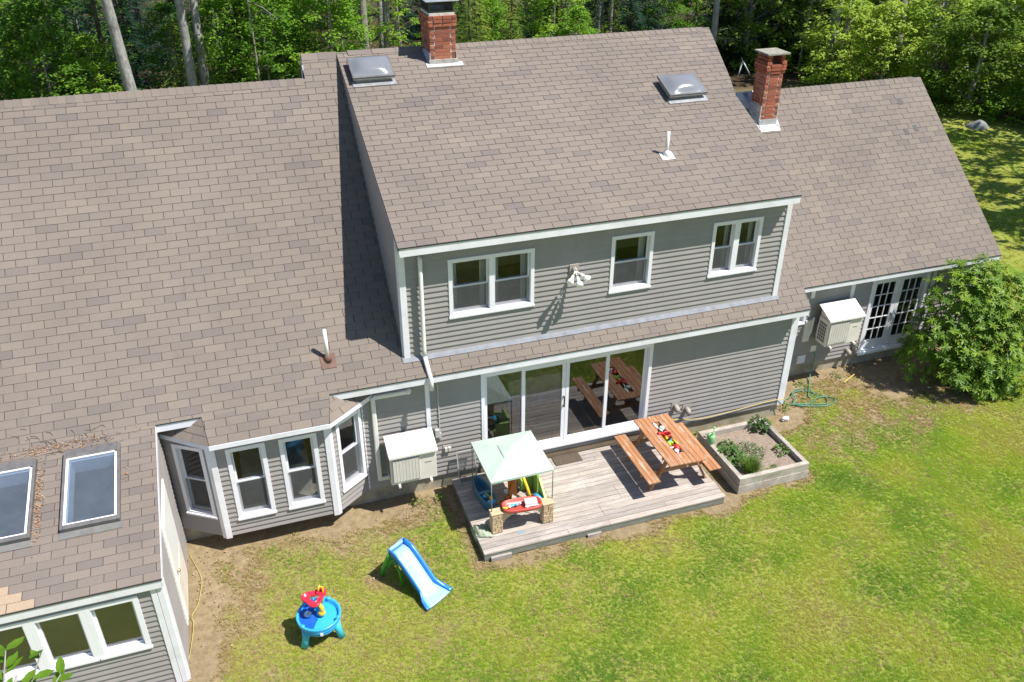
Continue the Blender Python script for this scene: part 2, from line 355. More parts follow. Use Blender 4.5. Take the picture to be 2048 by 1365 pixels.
for i in range(3):
    p, q = Vector((*BE[i], 0)), Vector((*BE[i+1], 0)); u = (q-p).normalized(); f = Fr(p, u, (u.y, -u.x, 0)); L = (q-p).length
    MB().box(-.005, L+.005, -.02, .004, BZ-.085, BZ+.006, f).build('fascia', M_TRIM, HOUSE, bevel=.003)
MB().prism([(*b, BZ-.08) for b in BE], [(*b, BZ-.068) for b in BE]).build('soffit', M_TRIM, HOUSE)
# ---- wing on the right, french doors
def french(fr, a0, a1, z0, z1):
    m = rect_frame(MB(), fr, a0, a1, z0, z1, .07, -.10, .036, .05); m.box(a0-.02, a1+.02, -.05, .09, z0-.06, z0+.012, fr); root = m.build('french_door', M_VINYL, HOUSE, bevel=.004)
    mid = (a0+a1)/2
    for k, (x0, x1) in enumerate(((a0+.072, mid-.004), (mid+.004, a1-.072))):
        lf = rect_frame(MB(), fr, x0, x1, z0+.052, z1-.072, .105, -.06, -.016, .21)
        g0, g1, h0, h1 = x0+.105, x1-.105, z0+.262, z1-.177
        lf.build('door_leaf', M_VINYL, root, bevel=.004)
        mu = MB()
        for i in (1, 2): a = g0+(g1-g0)*i/3; mu.box(a-.009, a+.009, -.045, -.022, h0, h1, fr)
        for j in range(1, 5): z = h0+(h1-h0)*j/5; mu.box(g0, g1, -.044, -.021, z-.009, z+.009, fr)
        mu.build('muntin', M_VINYL, root)
        for i in range(3):
            for j in range(5):
                MB().box(g0+(g1-g0)*i/3, g0+(g1-g0)*(i+1)/3, -.037, -.032, h0+(h1-h0)*j/5, h0+(h1-h0)*(j+1)/5, fr).build('pane', M_GLASS, root)
        hx = mid+(-.055 if k == 0 else .055)
        MB().tube([fr(hx, -.016, 1.22), fr(hx, .035, 1.22), fr(hx+(-.09 if k == 0 else .09), .04, 1.215)], .011, 6).build('handle', M_DGREY, root, True)
    return (a0+.02, a1-.02, z0+.01, z1-.02)
hW = [french(FW, 13.86, 15.50, .33, 2.27), window(FW, 11.62, 12.17, 1.42, 2.05, cw=.06, rail=False)]
wall(FW, 10.95, 17.02, .29, 2.36, hW)
trim(FW, 13.27, 13.37, 1.75, 2.36); trim(FW, 15.56, 15.66, .30, 2.36); trim(FW, 16.92, 17.03, .28, 2.36); trim(FW, 12.2, 12.3, 2.05, 2.4)
MB().box(10.9, 17.0, 1.28, 1.5, -.4, .30).build('foundation', M_CONC, HOUSE)
eave(11.05, 17.16, WYE, WZE, 1.25, h=.11)
# ---- sunroom
hS = []
for i in range(6):
    a1 = -1.775-i*.69; hS.append(window(FS, a1-.69, a1, .86, 1.885, cw=.075, rail=False, glass=M_DGLASS))
wall(FS, -6.3, -1.46, .02, 1.99, hS)
trim(FS, -1.60, -1.52, -.02, 1.99, d1=.036); trim(FS, -1.515, -1.43, -.02, 1.99, d1=.038)
def limS(z): return (max(-3.05, (z+.10-SZE)/SQ+SYE) if z > SZE-.1 else -3.05, -.0)
wall(FSR, 0, 0, .05, 2.62, lim=limS)
trim(FSR, -3.075, -2.97, -.02, 2.0, d1=.036)
dr = MB().box(-2.13, -.93, .018, .045, .12, 2.17, FSR); dr.box(-2.05, -1.01, .04, .055, .16, 2.1, FSR); dr = dr.build('storm_door', plain('white_door', (.80, .79, .76), .4, .04, 3), HOUSE, bevel=.004)
MB().box(-1.98, -1.08, .053, .058, .2, .95, FSR).build('kick_panel', plain('aged_white', (.72, .66, .58), .5, .15, 3), dr)
MB().ball(FSR(-1.93, .085, 1.12), .028).build('knob', plain('brass', (.5, .42, .3), .3, .1, 5, metal=.8), dr, True)
MB().box(-6.35, -1.42, SYE, SYE+.024, SZE-.155, SZE-.012).build('fascia', M_TRIM, HOUSE, bevel=.003)
MB().box(-6.3, -1.45, SYE+.02, -3.06, SZE-.152, SZE-.14).build('soffit', M_TRIM, HOUSE)
MB().box(-6.35, -1.405, SYE-.012, SYE+.02, SZE-.012, SZE-.003).build('drip_edge', M_DGREY, HOUSE)
MB().prism([(-1.425, SYE, SZE-.13), (-1.425, -.29, zsn(-.29)-.13), (-1.425, -.29, zsn(-.29)-.012), (-1.425, SYE, SZE-.012)], [(-1.405, SYE, SZE-.13), (-1.405, -.29, zsn(-.29)-.13), (-1.405, -.29, zsn(-.29)-.012), (-1.405, SYE, SZE-.012)]).build('rake_board', M_TRIM, HOUSE)
MB().box(-6.3, -1.45, -3.05, -2.9, -.3, .05).build('foundation', M_CONC, HOUSE); MB().box(-1.6, -1.45, -3.0, .1, -.3, .06).build('foundation', M_CONC, HOUSE)
# ---- gable walls and the back of the house
def gable(x, n, pts, t=.1):
    MB().prism([(x, *p) for p in pts], [(x+n*t, *p) for p in pts]).build('gable_wall', M_SID, HOUSE)
gable(10.83, 1, [(.1, -.3), (9.6, -.3), (9.6, zpl(.1)), (YR, zpl(YR)-.08), (.1, zpl(.1)-.08)])
gable(2.10, -1, [(.1, 2.5), (9.6, 2.5), (9.6, zpl(.1)), (YR, zpl(YR)-.08), (.1, zpl(.1)-.08)], .03)
gable(16.9, 1, [(1.3, -.3), (8.2, -.3), (8.2, zwg(1.3)), (YW, zwg(YW)-.08), (1.3, zwg(1.3)-.08)])
gable(-6.9, -1, [(.1, -.3), (8.7, -.3), (8.7, zpl(.1)), (YL, zpl(YL)-.08), (.1, zpl(.1)-.08)])
MB().box(-6.9, 2.1, 8.65, 8.75, -.3, 3.0).box(2.0, 10.93, 9.5, 9.6, -.3, 3.0).box(10.9, 17, 8.1, 8.2, -.3, 2.7).build('rear_wall', M_SID, HOUSE)
MB().box(-6.9, 2.1, 8.6, 8.64, -.3, 3.0).box(-6.9, -6.8, -3.0, .1, -.3, 2.0).build('wall', M_SID, HOUSE)
# ---- rooms behind the panes
def room(x0, x1, y0, y1, z0, z1):
    f = MB().box(x0, x1, y0, y1, z0-.05, z0).build('room_floor', M_INFLOOR, HOUSE)
    MB().box(x0, x1, y1, y1+.05, z0, z1).box(x0-.05, x0, y0, y1, z0, z1).box(x1, x1+.05, y0, y1, z0, z1).box(x0, x1, y0, y1, z1, z1+.05).build('room_wall', M_INWALL, HOUSE)
room(-1.3, 10.7, .14, 4.2, .30, 2.55); room(2.95, 10.1, .20, 3.0, 3.08, 5.0); room(11.1, 16.8, 1.42, 5.0, .28, 2.3)
MB().box(-6.2, -1.62, -2.9, -.1, .05, .1).build('room_floor', plain('sunroom_floor', (.55, .48, .38), .6, .15, 3), HOUSE)
MB().box(-6.2, -1.62, -.14, -.09, .1, 2.5).box(-6.2, -6.15, -2.9, -.1, .1, 2.0).box(-1.62, -1.57, -2.9, -.1, .1, 1.95).build('room_wall', M_INWALL, HOUSE)
MB().box(-6.0, -1.7, -.9, -.2, .1, .85).build('counter', M_SHELF, HOUSE, bevel=.01)
for (x0, x1, y0, y1, z0, z1) in ((3.7, 5.0, 1.0, 2.4, 3.08, 3.6), (6.7, 7.3, .6, 1.2, 3.08, 3.85), (8.8, 9.6, .8, 2.0, 3.08, 3.7), (5.2, 6.4, 1.6, 2.6, .3, 1.05), (-.3, .9, .3, 1.2, .3, 1.0), (1.9, 3.4, 2.4, 3.4, .3, 1.2), (14.2, 15.2, 2.4, 3.2, .28, 1.0)):
    MB().box(x0, x1, y0, y1, z0, z1).build('furniture', M_SHELF, HOUSE, bevel=.02)
# ================================================================== ROOFS
def clip(poly, region):
    out = list(poly); n = len(region)
    for i in range(n):
        (ax, ay), (bx, by) = region[i], region[(i+1) % n]; src = out; out = []
        if not src: return []
        side = lambda p: (bx-ax)*(p[1]-ay)-(by-ay)*(p[0]-ax)
        for j in range(len(src)):
            p, q = src[j], src[(j+1) % len(src)]; sp, sq = side(p), side(q)
            if sp >= 0: out.append(p)
            if (sp >= 0) != (sq >= 0):
                t = sp/(sp-sq); out.append((p[0]+(q[0]-p[0])*t, p[1]+(q[1]-p[1])*t))
    return out
def area(p): return abs(sum(p[i][0]*p[(i+1) % len(p)][1]-p[(i+1) % len(p)][0]*p[i][1] for i in range(len(p))))/2
TW, TE = .338, .143; GAP = .0095
SINGLES = []
def minus(pl, H):
    if not H: return [pl]
    x0, x1, s0, s1 = H; B = 50
    if max(p[0] for p in pl) <= x0 or min(p[0] for p in pl) >= x1 or max(p[1] for p in pl) <= s0 or min(p[1] for p in pl) >= s1: return [pl]
    return [q for q in (clip(pl, [(-B, -B), (x0, -B), (x0, B), (-B, B)]), clip(pl, [(x1, -B), (B, -B), (B, B), (x1, B)]), clip(pl, [(x0, -B), (x1, -B), (x1, s0), (x0, s0)]), clip(pl, [(x0, s1), (x1, s1), (x1, B), (x0, B)])) if len(q) > 2]
def shingle_roof(name, fr, regions, seed, single=None, newtest=None, xoff=0.0, holes=()):
    """roof deck slab + lapped tabs; the nearest tabs become objects of their own"""
    dk = MB()
    for R in regions:
        parts = [R]
        for H in holes: parts = [q for p in parts for q in minus(p, H)]
        for R2 in parts: dk.prism([fr(a, s, -.05) for a, s in R2], [fr(a, s, -.001) for a, s in R2])
    roof = dk.build(name, M_DECKING, HOUSE)
    rg = random.Random(seed); rest = MB(); full = None
    smin = min(s for R in regions for a, s in R); smax = max(s for R in regions for a, s in R); amin = min(a for R in regions for a, s in R); amax = max(a for R in regions for a, s in R)
    nc = int((smax-smin)/TE)+1
    for c in range(nc):
        s0 = smin+c*TE; off = (TW/2 if c % 2 else 0)+rg.uniform(-.012, .012)+xoff
        i0 = int((amin-off)/TW)-2
        for i in range(i0, int((amax-off)/TW)+2):
            a0 = off+i*TW+GAP/2; a1 = off+(i+1)*TW-GAP/2; s1 = s0+TE; tint = min(1, max(0, rg.gauss(.52, .25))); jz = rg.uniform(-.0015, .0025)
            quad = [(a0, s0+rg.uniform(-.002, .002)), (a1, s0+rg.uniform(-.002, .002)), (a1, s1+.01), (a0, s1+.01)]
            cand = [clip(quad, R) for R in regions]
            for H in holes: cand = [q for p in cand if len(p) > 2 for q in minus(p, H)]
            for pl in cand:
                if len(pl) < 3 or area(pl) < .0012: continue
                hh = lambda s: .0125+jz-(s-s0)/TE*.008
                bot = [fr(a, s, 0) for a, s in pl]; top = [fr(a, s, hh(s)) for a, s in pl]; n = len(pl)
                isnew = newtest and newtest((a0+a1)/2, c)
                if isnew or (single and single((a0+a1)/2, c)):
                    k = MB().add(bot+top, [tuple(range(n, 2*n))]+[(j, (j+1) % n, n+(j+1) % n, n+j) for j in range(n)])
                    o = k.build('shingle', M_SHNEW if isnew else M_SH1, roof); SINGLES.append(o)
                else:
                    rest.add(bot+top, [tuple(range(n, 2*n))]+[(j, (j+1) % n, n+(j+1) % n, n+j) for j in range(n)], tint)
    if rest.v: rest.build('shingles', M_SH, roof, tint=True, kind='stuff')
    return roof
def rc(x0, x1, y0, y1, fr): return [(x0, fr.sy(y0)), (x1, fr.sy(y0)), (x1, fr.sy(y1)), (x0, fr.sy(y1))]
sB = ROOF.sy(-.662)
mainR = [rc(-7.0, 2.04, YE, YL, ROOF), rc(2.04, 2.80, YE, YR, ROOF), rc(2.80, 10.30, YE, .06, ROOF), rc(10.30, 11.0, YE, YR, ROOF)]
bayR = [[(-.645, sB), (1.28, sB), (1.37, ROOF.sy(YE)), (-.70, ROOF.sy(YE))]]
R_MAIN = shingle_roof('roof', ROOF, [bayR[0]]+mainR, 3, single=lambda a, c: (c < 8 and -4.2 < a < 2.2 and c >= 0))
lowD = [(2.735, 0), (10.31, 0), (10.37, DORM.sy(.5)), (10.43, DORM.sy(1.2)), (10.47, DORM.sy(2.62)), (2.735, DORM.sy(2.62))]
upD = [(2.735, DORM.sy(2.62)), (10.47, DORM.sy(2.62)), (10.62, DORM.sy(3.1)), (11.03, DORM.sy(YR)), (2.735, DORM.sy(YR))]
R_DORM = shingle_roof('dormer_roof', DORM, [lowD, upD], 5)
R_WING = shingle_roof('wing_roof', WING, [rc(10.95, 17.17, WYE, YW, WING)], 8, xoff=.11)
R_SUN = shingle_roof('sunroom_roof', SUNR, [rc(-6.35, -1.41, SYE, YE, SUNR)], 11, single=lambda a, c: -3.75 < a, newtest=lambda a, c: (c == 0 and a < -3.0) or (c == 1 and a < -3.1) or (c == 2 and a < -3.3), xoff=.05, holes=[(-2.645, -1.995, SUNR.sy(-1.965), SUNR.sy(-.755)), (-3.825, -3.175, SUNR.sy(-1.975), SUNR.sy(-.775))])
# hip triangles beside the bay
def tri_roof(A, B, T, seed):
    A, B, T = Vector(A), Vector(B), Vector(T); u = (B-A).normalized(); n = u.cross(T-A).normalized()
    if n.z < 0: n = -n
    s = n.cross(u); s = s if (T-A).dot(s) > 0 else -s
    fr = lambda a, q, h: A+u*a+s*q+n*h
    P2 = lambda p: ((p-A).dot(u), (p-A).dot(s)); R = [P2(A), P2(B), P2(T)]
    if (R[1][0]-R[0][0])*(R[2][1]-R[0][1])-(R[1][1]-R[0][1])*(R[2][0]-R[0][0]) < 0: R.reverse()
    dk = MB().prism([fr(a, q, -.03) for a, q in R], [fr(a, q, -.001) for a, q in R]).build('bay_roof', M_DECKING, HOUSE); k = MB(); rg = random.Random(seed)
    for c in range(6):
        for i in range(-4, 8):
            a0 = i*TW+(TW/2 if c % 2 else 0); pl = clip([(a0+.005, c*TE), (a0+TW-.005, c*TE), (a0+TW-.005, c*TE+TE+.01), (a0+.005, c*TE+TE+.01)], R); m = len(pl)
            if m < 3 or area(pl) < .001: continue
            k.add([fr(a, q, 0) for a, q in pl]+[fr(a, q, .0125-(q-c*TE)/TE*.008) for a, q in pl], [tuple(range(m, 2*m))]+[(j, (j+1) % m, m+(j+1) % m, m+j) for j in range(m)], rg.uniform(.5, 1))
    k.build('shingles', M_SH, dk, tint=True, kind='stuff')
tri_roof((-.655, -.672, 2.43), (-1.46, -.01, 2.43), (-.71, -.27, 2.76), 1); tri_roof((1.285, -.672, 2.43), (2.135, -.005, 2.43), (1.37, -.27, 2.76), 2)
# rear slopes and ridge caps
def rear(x0, x1, yr, zr, p, run):
    MB().prism([(x0, yr, zr-.05), (x1, yr, zr-.05), (x1, yr+run, zr-.05-p*run), (x0, yr+run, zr-.05-p*run)], [(x0, yr, zr+.005), (x1, yr, zr+.005), (x1, yr+run, zr+.005-p*run), (x0, yr+run, zr+.005-p*run)]).build('rear_roof', M_SHNEW and M_SH1, HOUSE)
rear(-7, 2.04, YL, zpl(YL), P_, 4.5); rear(2.04, 11.0, YR, zpl(YR), P_, 5.0); rear(10.95, 17.17, YW, zwg(YW), WQ, 3.7)
def cap_mesh(pf, pb, wd):
    cf, cb = math.atan(pf), math.atan(pb); L = .15; k = MB()
    prof = [(-L*math.cos(cf), -L*math.sin(cf)), (-.02, .004), (.02, .004), (L*math.cos(cb), -L*math.sin(cb))]
    for x, h in ((0, .022), (wd, .012)):
        for y, z in prof: k.v.append((x, y, z+h))
        for y, z in prof: k.v.append((x, y, z+h-.010))
    k.f = [(i, 8+i, 9+i, i+1) for i in range(3)]+[(0, 1, 5, 4), (1, 2, 6, 5), (2, 3, 7, 6), (8, 12, 13, 9), (9, 13, 14, 10), (10, 14, 15, 11), (0, 4, 12, 8), (3, 11, 15, 7)]; k.t = [0]*len(k.f)
    return k.mesh('ridge_cap', M_SH1)
def ridge(roof, x0, x1, y, z, pf, pb, wd=.143):
    me = cap_mesh(pf, pb, wd+.03); n = int((x1-x0)/wd); rg = random.Random(int(x0*10)+77)
    for i in range(n): inst('ridge_cap', me, roof, (x0+i*wd, y+rg.uniform(-.004, .004), z+.004), (0, 0, rg.uniform(-.012, .012)))
ridge(R_MAIN, -4.6, 1.98, YL, zpl(YL), P_, P_); ridge(R_MAIN, 2.05, 2.7, YR, zpl(YR), P_, P_, .32); ridge(R_DORM, 5.1, 10.95, YR, zpl(YR), Q_, P_); ridge(R_DORM, 2.95, 4.4, YR, zpl(YR), Q_, P_, .48); ridge(R_WING, 12.62, 17.0, YW, zwg(YW), WQ, WQ)
# rake trim
def rake(x, y0, y1, zf, d, name='rake_board', hgt=.12):
    MB().prism([(x, y0, zf(y0)-hgt-.05), (x, y1, zf(y1)-hgt-.05), (x, y1, zf(y1)-.05), (x, y0, zf(y0)-.05)], [(x+d, y0, zf(y0)-hgt-.05), (x+d, y1, zf(y1)-hgt-.05), (x+d, y1, zf(y1)-.05), (x+d, y0, zf(y0)-.05)]).build(name, M_TRIM, HOUSE)
rake(10.97, YE, YR, zpl, .02); rake(17.14, WYE, YW, zwg, .02); rake(2.742, DYE, YR-.15, zdm, .012, hgt=.05); rake(2.045, 4.6, YR, zpl, -.015)
MB().box(2.03, 2.05, 4.6, 4.9, 6.3, 7.1).build('rake_board', M_TRIM, HOUSE)
# ================================================================== CHIMNEYS
BRK = {}
def brick_mesh(l, d, h, k=0):
    key = (round(l, 3), round(d, 3), k)
    if key not in BRK:
        rg = random.Random(k*7+int(l*1000)); m = MB().box(-l/2, l/2, -d/2, d/2, 0, h); j = .0035
        m.v = [(x+rg.uniform(-j, j), y+rg.uniform(-j, j), z+rg.uniform(-j, j)/2) for x, y, z in m.v]; BRK[key] = m.mesh('brick', M_BRICK)
    return BRK[key]
def brick_ring(par, x0, x1, y0, y1, z, odd, rg, skip=None, bh=.057, miss=.0):
    """one course of bricks round a rectangular stack"""
    D = .092; g = .016
    def run(a0, a1, put):
        L = a1-a0; n = max(1, round(L/.21)); w_ = L/n
        cuts = [a0+i*w_ for i in range(n+1)]
        if odd and n > 1: cuts = [a0]+[a0+(i+.5)*w_ for i in range(n)]+[a1]
        for c0, c1 in zip(cuts, cuts[1:]):
            if rg.random() < miss: continue
            put((c0+c1)/2, c1-c0-g)
    xa, xb = (x0, x1) if odd else (x0+D+g, x1-D-g); ya, yb = (y0+D+g, y1-D-g) if odd else (y0, y1)
    jj = lambda: rg.uniform(-.004, .004)
    run(xa, xb, lambda c, l: (skip and skip('f', c, z)) or inst('brick', brick_mesh(l, D, bh, rg.randint(0, 2)), par, (c, y0+D/2+jj(), z)))
    run(xa, xb, lambda c, l: (skip and skip('b', c, z)) or inst('brick', brick_mesh(l, D, bh, rg.randint(0, 2)), par, (c, y1-D/2+jj(), z)))
    run(ya, yb, lambda c, l: (skip and skip('l', c, z)) or inst('brick', brick_mesh(l, D, bh, rg.randint(0, 2)), par, (x0+D/2+jj(), c, z), (0, 0, PI/2)))
    run(ya, yb, lambda c, l: (skip and skip('r', c, z)) or inst('brick', brick_mesh(l, D, bh, rg.randint(0, 2)), par, (x1-D/2+jj(), c, z), (0, 0, PI/2)))
PI = math.pi
rg = random.Random(21)
# large chimney on the main ridge
CX0, CX1, CY0, CY1 = 4.495, 5.025, 4.30, 5.02
ch = MB().box(CX0+.012, CX1-.012, CY0+.012, CY1-.012, 6.2, 7.985).build('chimney', M_MORTAR, HOUSE)
tag(ch, 'wide red brick chimney with caged metal cap')
z = 7.12; c = 0
while z < 7.94:
    o = .028 if z > 7.80 else (.022 if z > 7.73 else 0)
    brick_ring(ch, CX0-o, CX1+o, CY0-o, CY1+o, z, c % 2, rg); z += .069; c += 1
m = MB(); m.box(CX0-.03, CX1+.03, CY0-.035, CY0+.0, zdm(CY0)-.02, 7.12); m.build('counter_flashing', plain('cement_flashing', (.42, .40, .36), .9, .35, 8, .4, dirt=((.14, .14, .13), 5, .6)), ch)
m = MB()
for (a0, a1, y0, y1) in ((CX0-.10, CX1+.12, 4.18, 4.31), (CX0-.05, CX0+.02, 4.28, 4.8), (CX1-.02, CX1+.05, 4.28, 4.8)):
    m.prism([DORM(a0, DORM.sy(y0), .013), DORM(a1, DORM.sy(y0), .013), DORM(a1, DORM.sy(y1), .013), DORM(a0, DORM.sy(y1), .013)], [DORM(a0, DORM.sy(y0), .024), DORM(a1, DORM.sy(y0), .024), DORM(a1, DORM.sy(y1), .024), DORM(a0, DORM.sy(y1), .024)])
m.box(CX0-.012, CX0+.002, 4.29, 4.95, 6.9, 7.25); m.box(CX1-.002, CX1+.012, 4.29, 4.95, 6.9, 7.25)
m.build('base_flashing', M_LEAD, ch)
m = MB().box(CX0+.02, CX1-.02, CY0+.03, CY1-.03, 7.985, 8.02); rect = [(CX0+.03, CY0+.05), (CX1-.03, CY0+.05), (CX1-.03, CY1-.05), (CX0+.03, CY1-.05)]
for x, y in rect: m.box(x-.014, x+.014, y-.014, y+.014, 8.02, 8.2)
m.build('cap_frame', M_DGREY, ch)
m = MB()
for (xa, ya), (xb, yb) in zip(rect, rect[1:]+rect[:1]):
    n = 22
    for i in range(n+1): x, y = xa+(xb-xa)*i/n, ya+(yb-ya)*i/n; m.box(x-.003, x+.003, y-.003, y+.003, 8.02, 8.2)
    for k in range(1, 8): zz = 8.02+.18*k/8; m.bar((xa, ya, zz), (xb, yb, zz), .005, .005)
m.build('spark_mesh', M_BLACK, ch)
MB().box(CX0-.06, CX1+.07, CY0-.05, CY1+.06, 8.20, 8.212).prism([(CX0-.06, CY0-.05, 8.212), (CX1+.07, CY0-.05, 8.212), (CX1+.07, CY1+.06, 8.212), (CX0-.06, CY1+.06, 8.212)], [(CX0+.12, CY0+.2, 8.25), (CX1-.12, CY0+.2, 8.25), (CX1-.12, CY1-.2, 8.25), (CX0+.12, CY1-.2, 8.25)]).build('cap_lid', plain('galvanised_lid', (.55, .57, .62), .35, .1, 5, metal=.6), ch)
# slim chimney by the wing
DX0, DX1, DY0, DY1 = 12.155, 12.60, 4.05, 4.50
ch = MB().box(DX0+.012, DX1-.012, DY0+.012, DY1-.012, 4.4, 6.50).build('chimney', M_MORTAR, HOUSE); tag(ch, 'slim red brick chimney with flat slate cap')
def skp(side, c, z):
    return z > 6.53 and side in 'fb' and abs(c-(DX0+DX1)/2) < .11
z = 5.24; c = 0
while z < 6.72:
    o = .035 if 6.36 < z < 6.55 else (.018 if 6.29 < z <= 6.36 else 0)
    brick_ring(ch, DX0-o, DX1+o, DY0-o, DY1+o, z, c % 2, rg, skp if z > 6.53 else None, miss=.0 if z > 6.2 else .015); z += .0685; c += 1
MB().box(DX0-.06, DX1+.07, DY0-.06, DY1+.07, 6.745, 6.785).build('slate_cap', M_SLATE, ch, bevel=.006)
m = MB().box(DX0-.012, DX1+.012, DY0-.014, DY0+.01, 5.1, 5.30).box(DX0-.014, DX0+.01, DY0, DY1, 5.1, 5.62).box(DX1-.01, DX1+.014, DY0, DY1, 5.1, 5.62)
for (a0, a1, y0, y1) in ((DX0-.03, DX1+.06, 3.92, 4.06), (DX0-.10, DX0+.02, 4.0, 4.75), (DX1-.02, DX1+.08, 4.0, 4.75), (DX0-.28, DX1+.05, 4.42, 4.78)):
    q = [(a0, y0), (a1, y0), (a1, y1), (a0, y1)]; m.prism([WING(a, WING.sy(y), .013) for a, y in q], [WING(a, WING.sy(y), .026) for a, y in q])
m.build('base_flashing', M_LEAD, ch)
# ================================================================== ROOF FITTINGS
def rslab(m, fr, x0, x1, y0, y1, h0, h1):
    q = [(x0, y0), (x1, y0), (x1, y1), (x0, y1)]; return m.prism([fr(a, fr.sy(y), h0) for a, y in q], [fr(a, fr.sy(y), h1) for a, y in q])
M_DOME = plain('smoked_acrylic', (.19, .20, .225), .16, .06, 3, spec=.8)
def dome_skylight(fr, x0, x1, y0, y1, label):
    m = rslab(MB(), fr, x0+.05, x1-.05, y0+.05, y1-.05, 0, .10); s = m.build('dome_skylight', plain('skylight_curb', (.33, .31, .28), .8, .3, 8), HOUSE); tag(s, label)
    rslab(rslab(MB(), fr, x0-.02, x1+.02, y0-.10, y0+.06, .014, .03), fr, x0, x1, y0, y1, .10, .125).build('curb_flashing', M_METAL, s)
    rslab(MB(), fr, x0-.012, x1+.012, y0-.012, y1+.012, .126, .165).build('retainer', M_BRONZE, s, bevel=.006)
    k = MB(); N = 14
    for j in range(N+1):
        for i in range(N+1):
            u, v = i/N, j/N; e = min(1, min(u, 1-u, v, 1-v)/.16); hh = .168+.11*(1-(2*u-1)**4)*(1-(2*v-1)**4)*min(1, e+.25)*(.55+.45*(1-(2*u-1)**2)*(1-(2*v-1)**2))
            k.v.append(tuple(fr(x0+.02+(x1-x0-.04)*u, fr.sy(y0+.02+(y1-y0-.04)*v), hh if 0 < e else .166)))
    k.f = [(j*(N+1)+i, j*(N+1)+i+1, (j+1)*(N+1)+i+1, (j+1)*(N+1)+i) for j in range(N) for i in range(N)]; k.t = [0]*len(k.f)
    k.build('dome', M_DOME, s, True)
dome_skylight(DORM, 2.87, 3.66, 3.86, 4.46, 'domed skylight by the ridge and wide chimney'); dome_skylight(DORM, 8.93, 9.76, 2.60, 3.20, 'domed skylight toward the slim chimney')
def flat_skylight(x0, x1, y0, y1):
    F = SUNR; m = MB(); Wd = .042
    for (a, b, c_, d) in ((x0, x0+Wd, y0, y1), (x1-Wd, x1, y0, y1), (x0+Wd, x1-Wd, y0, y0+.07), (x0+Wd, x1-Wd, y1-.15, y1)): rslab(m, F, a, b, c_, d, 0, .10)
    s = m.build('roof_window', M_BRONZE, HOUSE, bevel=.006)
    rslab(MB(), F, x0-.02, x1+.02, y0-.11, y0+.01, .014, .022).build('curb_flashing', plain('grey_flashing', (.17, .17, .165), .6, .2, 6), s)
    m = MB()
    for (a, b, c_, d) in ((x0+.042, x0+.075, y0+.07, y1-.15), (x1-.075, x1-.042, y0+.07, y1-.17), (x0+.075, x1-.075, y0+.07, y0+.095), (x0+.075, x1-.075, y1-.175, y1-.15)): rslab(m, F, a, b, c_, d, .04, .088)
    m.build('sash', M_VINYL, s)
    rslab(MB(), F, x0+.065, x1-.065, y0+.08, y1-.16, .070, .078).build('pane', M_SKYGL, s)
    m = MB()
    for (a, b, c_, d) in ((x0+.07, x0+.09, y0+.07, y1-.17), (x1-.09, x1-.07, y0+.07, y1-.17), (x0+.07, x1-.07, y0+.07, y0+.09), (x0+.07, x1-.07, y1-.19, y1-.17)): rslab(m, F, a, b, c_, d, -.22, .039)
    m.build('light_shaft', M_VINYL, s)
flat_skylight(-2.72, -1.92, -2.04, -.58); flat_skylight(-3.90, -3.10, -2.05, -.60)
def vent(fr, x, y, top, boot, lab):
    b = fr(x, fr.sy(y), 0); z0 = b.z
    s = MB().tube([(x, y, z0-.05), (x, y, z0+top)], .033, 12).build('vent_pipe', M_PVC, HOUSE, True); tag(s, lab)
    k = MB(); rslab(k, fr, x-.13, x+.13, y-.12, y+.08, .013, .021); k.build('boot_flange', boot, s); MB().lathe([(.075, -.03), (.062, .07), (.045, .10), (.036, .11)], (x, y, z0), 14).build('boot_collar', boot, s, True)
vent(DORM, 8.18, 1.14, .46, M_PVC, 'white vent pipe on the dormer roof'); vent(ROOF, 1.46, .18, .60, plain('rust_boot', (.16, .09, .07), .8, .3, 8), 'white vent pipe with a rusty boot on the lower roof')
for (x, y) in ((16.2, 4.2), (16.3, 3.6), (16.0, 3.55)):
    rslab(MB(), WING, x, x+.12, y, y+.13, .013, .0165).build('tar_patch', M_BLACK, R_WING)
# ================================================================== WALL FITTINGS
MB().tube([FD(3.115, -.02, 4.92), FD(3.115, .09, 4.92), FD(3.112, .10, 4.86), FD(3.10, .10, 3.20), FD(3.10, .12, 3.06)], .038, 10).tube([FD(3.10, .12, 3.06), (3.12, -.26, 2.83), (3.13, -.36, 2.74), (3.13, -.36, 2.53)], .04, 10).build('vent_duct', M_PVC, HOUSE, True)
k = MB().box(2.13, 2.76, .01, .085, 2.34, 2.42, FM).box(2.08, 2.165, .01, .085, .52, 2.40, FM).box(2.12, 2.30, .01, .085, .515, .60, FM); k.build('lineset_cover', M_PVC, HOUSE, bevel=.02)
MB().lathe([(.05, 0), (.06, .05), (.045, .09), (.02, .10)], (0, 0, 0), 12, M=lambda x, y, z: FM(2.77+y*1.0, z+.0, 2.385+x)).build('cap', M_PVC, HOUSE, True)
MB().tube([FM(3.31, .03, 2.6), FM(3.312, .03, 1.35)], .013, 8).box(3.215, 3.30, .0, .09, 1.26, 1.43, FM).box(3.285, 3.34, .01, .06, 1.20, 1.33, FM).build('disconnect_box', plain('grey_box', (.42, .43, .42), .5, .1, 6), HOUSE, bevel=.004)
M_VENT = plain('taupe_vent', (.34, .31, .28), .6, .2, 7)
